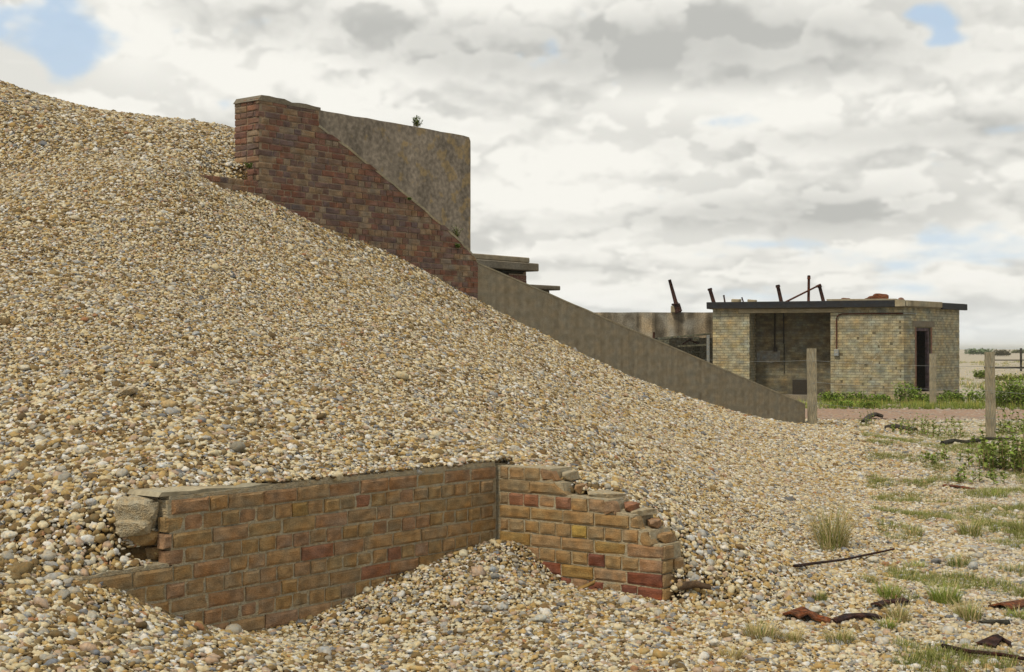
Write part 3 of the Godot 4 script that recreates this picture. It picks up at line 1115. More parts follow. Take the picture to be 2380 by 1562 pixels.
# ---------------------------------------------------------------- porch roof behind the wing
func build_porch():
	var wb := wall_basis()
	var o := wp(0, 0)
	var r := thing("bunker_porch", Vector3(o.x, 0, -o.y), "bunker porch with layered concrete slabs on a red brick pier, behind the wing wall", "porch", "", wb)
	rng.seed = 44
	var box := func(n: String, x0: float, x1: float, y0: float, y1: float, z0: float, z1: float, m: Material):
		return part(n, chamfer_box(Vector3(x1 - x0, y1 - y0, z0 - z1), 0.012, 0.004), m, r, Transform3D(Basis(), Vector3((x0 + x1) * 0.5, (y0 + y1) * 0.5, (z0 + z1) * 0.5)))
	box.call("upper_slab", -9.7, -6.86, 2.84, 2.925, -1.25, -3.6, M.concrete)
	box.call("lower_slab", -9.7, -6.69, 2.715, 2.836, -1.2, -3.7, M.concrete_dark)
	box.call("beam", -9.7, -6.95, 2.66, 2.712, -1.3, -1.5, M.timber_dark)
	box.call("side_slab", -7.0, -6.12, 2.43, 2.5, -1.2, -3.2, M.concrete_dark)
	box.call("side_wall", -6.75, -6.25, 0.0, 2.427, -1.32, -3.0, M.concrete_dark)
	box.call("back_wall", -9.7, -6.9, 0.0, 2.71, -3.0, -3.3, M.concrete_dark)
	var y := 1.9
	part("mortar", chamfer_box(Vector3(0.43, 2.7, 0.4), 0.004), M.mortar_red, r, Transform3D(Basis(), Vector3(-7.07, 1.352, -1.53)))
	var row := 0
	while y < 2.64:
		var x := -7.295
		while x < -6.86:
			var len := 0.215 if row % 2 == 0 else 0.1025
			part("brick", brick_mesh(minf(len, -6.855 - x), 0.065, 0.03, 0.004, 0.003), M.red[[6, 9, 1, 0][rng.randi() % 4]], r, Transform3D(Basis(), Vector3(x, y, -1.322)))
			x += len + 0.01
		y += 0.075
		row += 1

# ---------------------------------------------------------------- the pale brick hut
func build_hut():
	var ph := deg_to_rad(20.0)
	var L := 5.31
	var fx := Vector3(cos(ph), 0, sin(ph))
	var kx := 10.76
	var kd := 39.0
	var fb := Basis(fx, Vector3.UP, fx.cross(Vector3.UP))
	var left := Vector3(kx, 0, -kd) - fx * L
	var hut := thing("brick_hut", left, "ruined pale yellow brick hut with black edged flat roof and wide open bay", "building", "", fb)
	rng.seed = 55
	var th := deg_to_rad(50.0)
	var sx := Vector3(cos(th), 0, -sin(th))
	var side := Transform3D(fb.inverse() * Basis(sx, Vector3.UP, sx.cross(Vector3.UP)), Vector3(L, 0, 0))
	var Ms := 3.81
	var front := Transform3D()
	var o0 := 1.06          # opening of the bay
	var o1 := 3.33
	var d0 := 0.83          # doorway in the side wall
	var d1 := 1.78
	var top := 2.6
	# walls: cores of mortar with thickness
	var wall := func(n: String, poly: Array, f: Transform3D, thick: float):
		return part(n, prism(poly, -0.006, -thick), M.mortar_hut, hut, f)
	var wl = wall.call("wall", [Vector2(0.006, -0.2), Vector2(o0, -0.2), Vector2(o0, 2.38), Vector2(o0, top), Vector2(0.006, top)], front, 1.0)
	var wr = wall.call("wall", [Vector2(o1, -0.2), Vector2(L - 0.006, -0.2), Vector2(L - 0.006, top), Vector2(o1, top)], front, 0.3)
	var ws = wall.call("wall", [Vector2(0.006, -0.2), Vector2(d0, -0.2), Vector2(d0, 2.06), Vector2(d1, 2.06), Vector2(d1, -0.2), Vector2(Ms, -0.2), Vector2(Ms, top), Vector2(0.006, top)], side, 0.13)
	var back := new_st()
	# room behind: back of the bay, partition, rear walls, all closed under the roof
	prism_into(back, PackedVector2Array([Vector2(0.02, -0.2), Vector2(3.6, -0.2), Vector2(3.6, top), Vector2(0.02, top)]), -1.05, -1.3)
	var wk := part("wall", commit(back), M.mortar_hut, hut, front)
	var rear := new_st()
	prism_into(rear, PackedVector2Array([Vector2(0.02, -0.2), Vector2(6.3, -0.2), Vector2(6.3, top), Vector2(0.02, top)]), -3.3, -3.5)
	prism_into(rear, PackedVector2Array([Vector2(3.35, -0.2), Vector2(3.58, -0.2), Vector2(3.58, top), Vector2(3.35, top)]), -0.302, -1.048)
	prism_into(rear, PackedVector2Array([Vector2(0.02, -0.2), Vector2(0.25, -0.2), Vector2(0.25, top), Vector2(0.02, top)]), -1.302, -3.298)
	part("wall", commit(rear), M.mortar_hut, hut, front)
	part("floor", chamfer_box(Vector3(2.6, 0.3, 1.0), 0.01), M.concrete_dark, hut, Transform3D(Basis(), Vector3(2.3, 0.01, -0.52)))
	# roof: a slab with a tarred edge that overhangs both walls
	var s_end := side * Vector3(Ms + 0.16, 0, 0.12)
	var s_in := side * Vector3(Ms + 0.16, 0, -3.2)
	var k0 := Vector2(-0.14, -0.14)
	var kc := Vector2(L + 0.06, -0.14)
	var roof := PackedVector2Array([k0, kc, Vector2(s_end.x, -s_end.z), Vector2(s_in.x, -s_in.z), Vector2(-0.14, 3.6)])
	var rs := new_st()
	var flat := Transform3D(Basis(Vector3(1, 0, 0), Vector3(0, 0, -1), Vector3(0, 1, 0)), Vector3(0, 0, 0))
	prism_into(rs, roof, 2.79, 2.61)
	part("roof", commit(rs), M.concrete, hut, flat)
	var tar := func(a: Vector2, b: Vector2, m: Material, y0: float, y1: float):
		var dir := (b - a)
		var len := dir.length()
		var mid := (a + b) * 0.5
		var bb := Basis(Vector3.UP, atan2(dir.y, dir.x))
		part("roof_edge", chamfer_box(Vector3(len, y1 - y0, 0.06), 0.008, 0.004), m, hut, Transform3D(bb, Vector3(mid.x, (y0 + y1) * 0.5, -mid.y) + bb.z * 0.032))
	var ke := Vector2(s_end.x, -s_end.z)
	tar.call(k0 + Vector2(0.0, 0), kc - Vector2(0.28, 0), M.tar, 2.618, 2.80)
	tar.call(kc - Vector2(0.278, 0), kc, M.concrete_pale, 2.625, 2.81)
	tar.call(kc, kc.lerp(ke, 0.565), M.concrete_pale, 2.64, 2.80)
	tar.call(kc.lerp(ke, 0.567), ke, M.tar, 2.6, 2.78)
	part("roof_screed", chamfer_box(Vector3(1.9, 0.07, 1.5), 0.01, 0.01), M.concrete, hut, Transform3D(Basis(), Vector3(4.15, 2.826, -0.95)))
	part("lintel", chamfer_box(Vector3(2.95, 0.115, 0.28), 0.006, 0.002), M.concrete_pale, hut, Transform3D(Basis(), Vector3(2.22, 2.542, -0.137)))
	# bricks
	var list := []
	var lay := func(f: int, x0: float, x1: float, y0: float, y1: float):
		var row := 0
		var y := y0
		while y + 0.06 < y1:
			var x := x0
			while x < x1 - 0.02:
				var len := 0.215
				if x == x0 and row % 2: len = 0.1025
				var e := minf(x + len, x1)
				if x1 - e < 0.04: e = x1
				list.append([f, x, e, y])
				x = e + 0.01
			y += 0.075
			row += 1
	lay.call(0, o1 + 0.002, L, 0.0, 2.475)
	lay.call(0, o1 + 0.37, L, 2.475, 2.62)
	lay.call(0, 0.002, o0 - 0.002, 0.3, 2.475)
	lay.call(0, 0.002, 0.74, 2.475, 2.62)
	lay.call(1, 0.012, d0 - 0.1, 0.0, 2.1)
	lay.call(1, d1 + 0.1, Ms, 0.075, 2.1)
	lay.call(1, 0.012, 0.575, 2.1, 2.25)
	lay.call(1, 2.045, Ms, 2.1, 2.25)
	lay.call(1, 0.012, Ms, 2.25, 2.62)
	var frames := [front, side]
	var shapes := {}
	var rest := []
	for i in M.hut.size(): rest.append(new_st())
	var n := 0
	for q in list:
		var w: float = q[2] - q[1]
		var tone := noise_b.get_noise_3d(q[1] * 14.0 + q[0] * 90.0, q[3] * 22.0, 2.0) * 3.0
		var up_wall: float = smoothstep(0.0, 1.6, q[3])  # duller bricks grow likelier towards the foot of the wall
		var k := int(clampf(rng.randfn(3.0 - tone + (1.0 - up_wall) * 1.5, 1.9), 0, M.hut.size() - 1))
		if n < 290:
			var key := snappedf(w, 0.001)
			if not shapes.has(key): shapes[key] = brick_mesh(w, 0.065, 0.03, 0.004, 0.003, 0.0, false)
			part("brick", shapes[key], M.hut[k], [wr, ws][q[0]] if q[1] > 1.2 or q[0] == 1 else wl, Transform3D(Basis(), Vector3(q[1], q[3], rng.randf_range(-0.003, 0.005))))
			n += 1
		else:
			var f: Transform3D = frames[q[0]]
			var st := new_st()
			brick_into(st, Vector3(q[1], q[3], rng.randf_range(-0.003, 0.005)), w, 0.065, 0.03, 0.004, 0.003, 0.0, false)
			st.generate_normals()
			rest[k].append_from(st.commit(), 0, f)
	# back of the bay, bricks darkened for its shade, then the plain cheek
	var bay_shaded := [new_st(), new_st()]
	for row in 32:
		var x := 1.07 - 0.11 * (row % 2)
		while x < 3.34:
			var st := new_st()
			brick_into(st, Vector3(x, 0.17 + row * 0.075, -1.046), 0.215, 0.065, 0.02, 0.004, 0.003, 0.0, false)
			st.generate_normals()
			bay_shaded[rng.randi() % 2].append_from(st.commit(), 0, Transform3D())
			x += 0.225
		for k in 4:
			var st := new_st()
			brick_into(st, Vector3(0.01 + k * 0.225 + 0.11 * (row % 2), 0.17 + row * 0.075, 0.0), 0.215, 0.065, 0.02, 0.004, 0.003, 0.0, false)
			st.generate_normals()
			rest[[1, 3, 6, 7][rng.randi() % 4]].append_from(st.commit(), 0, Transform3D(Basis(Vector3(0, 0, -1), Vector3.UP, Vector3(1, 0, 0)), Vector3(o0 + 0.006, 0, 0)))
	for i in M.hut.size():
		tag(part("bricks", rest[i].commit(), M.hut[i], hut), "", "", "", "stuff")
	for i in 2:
		tag(part("bricks", bay_shaded[i].commit(), M.hut_shaded[i], hut), "", "", "", "stuff")
	# doorway: lintel, frame, open leaf
	part("door_lintel", chamfer_box(Vector3(1.45, 0.16, 0.26), 0.006), M.concrete_dark, hut, side * Transform3D(Basis(), Vector3(1.31, 2.165, -0.124)))
	for s in [[d0 - 0.05, 0.1], [d1 + 0.05, 0.1]]:
		part("door_jamb", chamfer_box(Vector3(0.1, 1.86, 0.13), 0.006), M.red[0], hut, side * Transform3D(Basis(), Vector3(s[0], 1.14, -0.062)))
	part("door_frame", chamfer_box(Vector3(d1 - d0, 0.09, 0.09), 0.006), M.purple, hut, side * Transform3D(Basis(), Vector3((d0 + d1) * 0.5, 2.012, -0.09)))
	part("door_frame", chamfer_box(Vector3(0.09, 1.75, 0.09), 0.006), M.purple, hut, side * Transform3D(Basis(), Vector3(d1 - 0.046, 1.09, -0.09)))
	part("door_step", chamfer_box(Vector3(1.2, 0.26, 0.5), 0.03, 0.02), M.concrete, hut, side * Transform3D(Basis(), Vector3(1.3, 0.13, 0.2)))
	# conduit round the corner, with its switch box
	part("conduit", tube([Vector3(3.5, 1.42, 0.03), Vector3(3.5, 2.3, 0.03), Vector3(3.52, 2.37, 0.03), Vector3(3.58, 2.42, 0.03), Vector3(3.66, 2.44, 0.03), Vector3(5.3, 2.44, 0.03)], 0.02), M.rust, hut)
	part("conduit", tube([Vector3(5.3, 2.44, 0.031), side * Vector3(0.03, 2.44, 0.04), side * Vector3(0.72, 2.44, 0.03)], 0.02), M.galv, hut)
	part("switch_box", chamfer_box(Vector3(0.13, 0.2, 0.09), 0.015), M.galv, hut, Transform3D(Basis(), Vector3(3.5, 1.36, 0.05)))
	# pipes and a stub of trunking hanging inside the bay, plaster patch, dark alcove
	part("pipe", tube([Vector3(1.62, 2.5, -0.95), Vector3(1.62, 1.5, -0.95)], 0.022), M.rubber, hut)
	part("switch_box", chamfer_box(Vector3(0.1, 0.13, 0.07), 0.01), M.rubber, hut, Transform3D(Basis(), Vector3(1.63, 1.45, -0.98)))
	part("pipe", tube([Vector3(1.87, 2.5, -0.98), Vector3(1.87, 1.62, -0.98)], 0.018), M.rubber, hut)
	part("pipe", tube([Vector3(1.88, 1.6, -1.02), Vector3(1.88, 0.75, -1.02)], 0.01), M.timber_dark, hut)
	part("plaster_patch", prism([Vector2(1.08, 1.1), Vector2(1.5, 1.05), Vector2(1.62, 1.1), Vector2(1.75, 1.08), Vector2(1.76, 1.42), Vector2(1.08, 1.4)], -1.034, -1.05), M.plaster, hut)
	part("chalk_mark", chalk([[4.35, 1.5], [4.32, 1.56], [4.4, 1.66], [4.55, 1.7], [4.66, 1.62], [4.7, 1.45], [4.64, 1.3], [4.5, 1.18], [4.44, 1.05], [4.47, 0.9], [4.56, 0.84]]), M.chalk, hut)
	part("chalk_mark", chalk([[4.05, 1.5], [3.98, 1.35], [4.0, 1.2], [4.1, 1.1], [4.05, 1.0], [4.15, 0.94]]), M.chalk, hut)
	# things standing on the hut
	var up := func(x: float, z: float) -> Vector3: return hut.transform * Vector3(x, 2.79, z)
	var steel := func(n: String, a: Vector3, b: Vector3, r: float, label: String, m: Material):
		var o := thing(n, a, label, "steel post" if n == "steel_post" else "rod", "rusty steel left standing on the roofs")
		var dir := b - a
		part("shaft", tube([Vector3.ZERO, dir * 0.5, dir], r, r * 0.9, 7), m, o)
		part("tip", tube([dir * 0.86, dir * 0.985], r * 1.22, r * 1.1, 7), m, o)
	var at := func(x: float, y: float, d: float) -> Vector3: return W(x, y, d)
	steel.call("steel_post", at.call(1659, 704, 41.1), at.call(1649, 670, 41.1), 0.06, "thick leaning rusty stub on the left end of the hut roof", M.rust_dark)
	steel.call("steel_rod", at.call(1685, 704, 41.0), at.call(1682, 686, 41.0), 0.025, "thin short rod upright on the roof beside the leaning stub", M.rust_dark)
	steel.call("steel_rod", at.call(1728, 703, 41.0), at.call(1724, 691, 41.0), 0.022, "shortest rusty rod between the two roof blocks", M.rust_dark)
	steel.call("steel_post", at.call(1816, 703, 40.6), at.call(1807, 662, 40.6), 0.058, "thick leaning rusty stub left of the upright bar on the hut roof", M.rust_dark)
	steel.call("steel_post", at.call(1879, 704, 40.6), at.call(1880, 640, 40.6), 0.042, "tall upright rusty bar on the hut roof", M.rust)
	steel.call("steel_rod", at.call(1826, 702, 40.5), at.call(1908, 661, 40.5), 0.028, "slanting rusty bar crossing the upright bar on the hut roof", M.rust)
	steel.call("steel_post", at.call(1914, 702, 40.6), at.call(1904, 663, 40.6), 0.055, "leaning rusty stub right of the upright bar, holding the slanting bar's end", M.rust_dark)
	for q in [[1702, 696, 1716, 41.3, "left pale block lying on the hut roof edge"], [1738, 697, 1752, 41.2, "right pale block lying on the hut roof edge"]]:
		var a := W(q[0], 704, q[3])
		var c := W(q[2] + 5, q[1], q[3])
		tag(part("roof_block", chamfer_box(Vector3(c.x - a.x, c.y - a.y + 0.06, 0.25), 0.02, 0.015), M.concrete_pale, self, Transform3D(fb, Vector3((a.x + c.x) * 0.5, (a.y + c.y) * 0.5 - 0.02, -q[3]))), q[4], "concrete block", "loose blocks on the hut roof")
	var k := 0
	for q in [[1968, 697, 0.16, 0.05, "small heap of red brick rubble on the roof screed"], [2044, 694, 0.3, 0.13, "largest heap of red brick rubble on the hut roof"], [2020, 697, 0.12, 0.05, "low scatter of red rubble left of the largest heap"], [2095, 697, 0.09, 0.07, "lone red brick bat on the roof's far corner"]]:
		k += 1
		tag(part("rubble_heap", lump(500 + k, 0.6, 2, Vector3(q[2], q[3], q[2] * 0.7), 8), M.rust_orange if k != 4 else M.red[9], self, Transform3D(fb, W(q[0], q[1], 39.9))), q[4], "rubble", "brick rubble on the hut roof")
	tag(part("dark_crate", chamfer_box(Vector3(0.5, 0.42, 0.3), 0.01, 0.01), M.rubber, self, Transform3D(fb, hut.transform * Vector3(2.42, 0.37, -0.8))), "dark square box on the floor of the hut's open bay", "box")

func chalk(pts: Array) -> ArrayMesh:
	var st := new_st()
	var v := []
	for p in pts: v.append(Vector3(p[0], p[1] - 0.0, 0.009))
	for i in v.size() - 1:
		for k in 3:
			var a: Vector3 = v[i].lerp(v[i + 1], k / 3.0)
			var b: Vector3 = v[i].lerp(v[i + 1], (k + rng.randf_range(0.5, 1.0)) / 3.0)
			var nrm := Vector3(-(b - a).y, (b - a).x, 0).normalized() * rng.randf_range(0.004, 0.008)
			quad(st, a - nrm, b - nrm, b + nrm, a + nrm)
	return commit(st)

# ---------------------------------------------------------------- the yard wall and its broken lean-to
func build_yard():
	rng.seed = 66
	var y := thing("yard_wall", Vector3(3.6, 0, -45.0), "stained grey concrete yard wall with level top, left of the hut", "wall")
	var m := mat(lin(186, 174, 152), "stain", 0.3, "grain", 0.5)
	part("wall_face", prism([Vector2(-7, -0.1), Vector2(3.1, -0.1)] + ragged(Vector2(3.1, 2.62), Vector2(-7, 2.61), 30, 0.006), 0.0, -0.35), m, y)
	var l := thing("timber_lean_to", Vector3(6.0, 0, -42.6), "collapsed grey timber lean-to with dark gaps, squeezed between yard wall and hut", "shed")
	var d := 42.6
	var beam := func(n: String, x0: float, y0: float, x1: float, y1: float, t: float, deep: float, mm: Material, dd := 0.0):
		var a := W(x0, y0, d + dd) - l.position
		var b := W(x1, y1, d + dd) - l.position
		var dir := (b - a)
		var bb := Basis(dir.normalized(), dir.normalized().cross(Vector3(0, 0, -1)).normalized() * -1.0, Vector3(0, 0, 1))
		bb.y = bb.z.cross(bb.x)
		part(n, chamfer_box(Vector3(dir.length(), t, deep), 0.006, 0.003), mm, l, Transform3D(bb, (a + b) * 0.5))
	beam.call("rafter", 1530, 787, 1650, 776, 0.06, 0.5, M.timber)
	beam.call("rafter", 1575, 805, 1650, 801, 0.05, 0.3, M.timber)
	beam.call("rail", 1600, 819, 1650, 817, 0.05, 0.2, M.timber, 0.1)
	beam.call("post", 1646, 779, 1646, 860, 0.08, 0.08, M.galv, -0.3)
	beam.call("post", 1618, 783, 1618, 860, 0.2, 0.06, M.timber, 0.4)
	beam.call("post", 1575, 790, 1575, 860, 0.5, 0.05, M.timber_dark, 0.6)
	beam.call("post", 1540, 790, 1540, 860, 0.4, 0.05, M.timber, 0.7)
	beam.call("strut", 1586, 800, 1608, 788, 0.03, 0.03, M.rust_dark, -0.1)
	beam.call("strut", 1600, 789, 1626, 800, 0.03, 0.03, M.rust_dark, -0.1)
	part("back_board", chamfer_box(Vector3(2.2, 1.7, 0.06), 0.005), M.timber_dark, l, Transform3D(Basis(), Vector3(-0.75, 0.95, -0.9)))
	# rusty iron beside it
	tag(part("iron_upright", tube([W(1519, 800, 43.5), W(1520, 772, 43.5)], 0.035), M.rust, self), "short rusty upright standing against the yard wall", "steel post")
	var p := thing("leaning_steel_post", W(1577, 727, 44.9), "leaning rusty steel post clamped to the top of the yard wall", "steel post", "rusty steel left standing on the roofs")
	var v := W(1556, 650, 44.9) - p.position
	part("shaft", tube([Vector3.ZERO, v * 0.3, v * 0.3001, v], 0.1, 0.05, 7), M.rust_dark, p)
	part("collar", tube([v * 0.02, v * 0.26], 0.13, 0.12, 7), M.rust_dark, p)
	part("bracket", chamfer_box(Vector3(0.14, 0.22, 0.12), 0.02), M.concrete_pale, p, Transform3D(Basis(), Vector3(-0.17, 0.11, 0)))
	part("bracket", chamfer_box(Vector3(0.17, 0.06, 0.12), 0.01), M.rust_dark, p, Transform3D(Basis(), Vector3(-0.13, 0.26, 0)))

# ---------------------------------------------------------------- fence
func build_fence():
	rng.seed = 77
	var posts := []
	for q in [[1888, 810, 990, 27.1, 19.0, "square wooden fence post at the end of the concrete wing wall", 0.01], [2303, 818, 1026, 22.9, 19.0, "square wooden fence post among tall weeds, nearest the viewer", 0.012], [2168, 822, 935, 36.5, 13.0, "slim wooden fence post standing in front of the hut's doorway", 0.0]]:
		var top := W(q[0], q[1], q[3])
		var x := top.x
		var foot := height(x, q[3]) - 0.1
		var h := top.y - foot
		var w: float = q[4] / F * q[3]
		var o := thing("fence_post", Vector3(x, foot, -q[3]), q[5], "fence post", "wooden posts of the wire fence", Basis(Vector3(0, 0, 1), q[6]) * Basis(Vector3.UP, 0.25))
		var st := new_st()
		var n := 7
		var ring := func(k: int) -> Array:
			var r := []
			for c in [[-1, -1], [1, -1], [1, 1], [-1, 1]]:
				r.append(Vector3(c[0] * w * 0.46 + rng.randf_range(-0.004, 0.004), h * k / float(n), c[1] * w * 0.4 + rng.randf_range(-0.004, 0.004)))
			return r
		var prev = ring.call(0)
		for k in range(1, n + 1):
			var cur = ring.call(k)
			for c in 4:
				var c2 := (c + 1) % 4
				quad(st, prev[c2], prev[c], cur[c], cur[c2])
			prev = cur
		quad(st, prev[3], prev[2], prev[1], prev[0])
		part("shaft", commit(st), M.post, o)
		for k in 3:
			part("staple", tube([Vector3(-0.02, h * (0.3 + 0.27 * k), w * 0.42), Vector3(0.02, h * (0.3 + 0.27 * k), w * 0.43)], 0.004), M.galv, o)
		posts.append([x, q[3], h, foot])
	var strand := func(pts: Array, label: String):
		var v := []
		for i in pts.size() - 1:
			for k in 8:
				var t := k / 8.0
				var p: Vector3 = pts[i].lerp(pts[i + 1], t)
				p.y -= 0.03 * 4.0 * t * (1.0 - t)
				v.append(p)
		v.append(pts[pts.size() - 1])
		tag(part("fence_wire", tube(v, 0.0022, -1, 4), M.galv, self), label, "wire", "wires of the fence")
	strand.call([W(1890, 838, 27.0), W(2303, 852, 22.8), W(2700, 866, 19.6)], "topmost fence wire strung between the two nearer posts")
	strand.call([W(1890, 888, 27.0), W(2303, 908, 22.8), W(2700, 930, 19.6)], "middle fence wire strung between the two nearer posts")
	strand.call([W(1890, 936, 27.0), W(2303, 972, 22.8), W(2700, 1004, 19.6)], "lowest fence wire strung between the two nearer posts")
	strand.call([W(1890, 837, 27.05), W(1640, 836, 26.2), W(1420, 834, 22.6)], "fence wire running left across the face of the concrete wing wall")
	strand.call([W(2168, 851, 36.4), W(2480, 845, 36.0)], "upper fence wire running right from the slim post")
	strand.call([W(2168, 884, 36.4), W(2480, 880, 36.0)], "lower fence wire running right from the slim post")
	# low rail far off on the right
	var d := 82.0
	var o := thing("rail_fence", W(2340, 868, d) * Vector3(1, 0, 1), "distant low brown rail with one thin upright, right of the nearest post", "fence")
	part("rail", chamfer_box(Vector3(5.0, 0.11, 0.1), 0.01), M.timber_dark, o, Transform3D(Basis(), Vector3(1.2, EYE - 46.5 / F * d, 0)))
	part("rail", chamfer_box(Vector3(5.0, 0.06, 0.06), 0.01), M.timber_dark, o, Transform3D(Basis(), Vector3(1.2, EYE - 29.0 / F * d, 0)))
	for x in [0.86, 3.3]:
		part("post", chamfer_box(Vector3(0.1, 1.5, 0.1), 0.01), M.timber_dark, o, Transform3D(Basis(), Vector3(x, 0.72, -0.1)))

# ---------------------------------------------------------------- debris
func bent_plate(pts: Array, wid: float, thick: float, jag: float) -> ArrayMesh:      # a strip of sheet along a line, with uneven edges
	var st := new_st()
	var rows := []
	for i in pts.size():
		var t: Vector3 = (pts[mini(i + 1, pts.size() - 1)] - pts[maxi(i - 1, 0)]).normalized()
		var s := t.cross(Vector3.UP).normalized()
		var u := s.cross(t).normalized()
		var w := wid * 0.38 + rng.randf_range(-jag, jag)
		var c := (0.06 + rng.randf_range(-0.05, 0.05)) * wid * u
		rows.append([pts[i] - s * w, pts[i] + c, pts[i] + s * w, pts[i] + s * w - u * thick, pts[i] + c - u * thick, pts[i] - s * w - u * thick])
	for i in rows.size() - 1:
		for k in 6:
			var k2 := (k + 1) % 6
			quad(st, rows[i][k], rows[i][k2], rows[i + 1][k2], rows[i + 1][k])
	for r in [[rows[0], 1], [rows[rows.size() - 1], -1]]:
		var q: Array = r[0]
		for tri in [[0, 1, 5], [1, 4, 5], [1, 2, 3], [1, 3, 4]]:
			for k in (tri if r[1] == 1 else [tri[0], tri[2], tri[1]]): st.add_vertex(q[k])
	return commit(st)

func along(pts: Array, lift: Array) -> Array:
	var r := []
	for i in pts.size():
		r.append(ground_at(pts[i][0], pts[i][1]) + Vector3.UP * lift[mini(i, lift.size() - 1)])
	return r

func build_debris():
	rng.seed = 88
	var put := func(n: String, mesh: Mesh, m: Material, label: String, cat: String, group := ""):
		return tag(part(n, mesh, m, self), label, cat, group)
	put.call("rusty_plate", bent_plate(along([[2194, 1132], [2214, 1134], [2236, 1138], [2264, 1140]], [0.018, 0.024, 0.030, 0.012]), 0.1, 0.01, 0.012), M.rust_orange, "flat orange rusty strip at the edge of the grass, right of the bank", "scrap metal", "rusty scrap on the shingle")
	put.call("rusty_sheet", bent_plate(along([[1838, 1443], [1870, 1438], [1900, 1446], [1930, 1449]], [0.030, 0.045, 0.030, 0.012]), 0.17, 0.012, 0.03), M.rust_orange, "curled orange rusty sheet below the white oval stone", "scrap metal", "rusty scrap on the shingle")
	put.call("rusty_sheet", bent_plate(along([[1935, 1450], [1975, 1440], [2010, 1442], [2035, 1440]], [0.012, 0.024, 0.030, 0.018]), 0.13, 0.012, 0.03), M.rust_dark, "dark rusty sheet lying right of the curled orange sheet", "scrap metal", "rusty scrap on the shingle")
	put.call("rusty_sheet", bent_plate(along([[2035, 1418], [2060, 1410], [2100, 1404]], [0.030, 0.030, 0.024]), 0.12, 0.012, 0.02), M.rust_dark, "brown rusty scrap leaning among stones above the dark sheet", "scrap metal", "rusty scrap on the shingle")
	put.call("rusty_plate", bent_plate(along([[2325, 1418], [2360, 1412], [2410, 1408]], [0.018, 0.024, 0.024]), 0.2, 0.01, 0.012), M.rust_orange, "broad rusty plate cut by the picture's right edge", "scrap metal", "rusty scrap on the shingle")
	put.call("rusty_rod", tube(along([[1846, 1329], [1890, 1324], [1960, 1311], [2000, 1303], [2078, 1288]], [0.03, 0.035, 0.03, 0.03, 0.035]), 0.01, 0.007), M.rust_dark, "long thin brown rod lying across stones and grass", "rod", "rods and cables on the shingle")
	put.call("rusty_rod", tube(along([[2190, 1515], [2250, 1532], [2330, 1541], [2410, 1553]], [0.03, 0.03, 0.035, 0.03]), 0.011, 0.009), M.rust_dark, "dark rod slanting through the bottom right corner", "rod", "rods and cables on the shingle")
	put.call("grey_lath", bent_plate(along([[2225, 1515], [2270, 1522], [2340, 1526]], [0.021, 0.024, 0.024]), 0.035, 0.01, 0.004), M.post, "thin pale lath beside the dark rod at bottom right", "lath")
	put.call("black_hose", tube(along([[2006, 985], [2020, 978], [2035, 976], [2052, 977]], [0.02, 0.09, 0.12, 0.08]), 0.055, 0.04), M.rubber, "short dark hose end arching up before the track", "hose", "dark hoses before the track")
	put.call("black_hose", tube(along([[2058, 998], [2080, 998], [2105, 1003], [2128, 1006]], [0.03, 0.06, 0.05, 0.04]), 0.05, 0.05), M.rubber, "dark hose lying flat, nearer than the arched hose end", "hose", "dark hoses before the track")
	put.call("fallen_branch", tube(along([[2190, 1038], [2215, 1034], [2245, 1036], [2290, 1030], [2350, 1028]], [0.04, 0.06, 0.05, 0.07, 0.05]), 0.04, 0.025), M.timber_dark, "grey fallen branch at the foot of the nearest fence post", "branch")
	put.call("timber_offcut", bent_plate(along([[2280, 1453], [2310, 1452], [2345, 1452]], [0.018, 0.021, 0.018]), 0.06, 0.02, 0.006), M.timber_dark, "small dark timber offcut between grass tufts at lower right", "timber")
	put.call("rusty_sheet", bent_plate(along([[2290, 1508], [2320, 1500], [2350, 1504]], [0.018, 0.045, 0.018]), 0.13, 0.01, 0.02), M.rust_dark, "black scorched scrap humped over a hollow at bottom right", "scrap metal", "rusty scrap on the shingle")
	put.call("rusty_plate", bent_plate(along([[2080, 1048], [2100, 1049]], [0.018, 0.018]), 0.06, 0.01, 0.008), M.rust_orange, "tiny orange rust flake on the open shingle below the hose", "scrap metal", "rusty scrap on the shingle")
	# brick and timber pieces by the low wall
	var p := ground_at(1595, 1386)
	put.call("driftwood", tube([p + Vector3(-0.03, 0.03, 0), p + Vector3(0.05, 0.045, 0.02), p + Vector3(0.13, 0.03, 0.03)], 0.026, 0.014), M.driftwood, "dark driftwood stub against the right end of the low brick wall", "driftwood")
	var s := ground_at(1362, 1376)
	var sh := part("brick_shard", chamfer_box(Vector3(0.11, 0.02, 0.055), 0.006, 0.008), M.low_ochre, self, Transform3D(Basis(Vector3(0, 0, 1), 0.4) * Basis(Vector3.UP, 0.5), s + Vector3.UP * 0.03))
	tag(sh, "flat ochre brick shard leaning on the foot of the low wall's right arm", "brick shard")

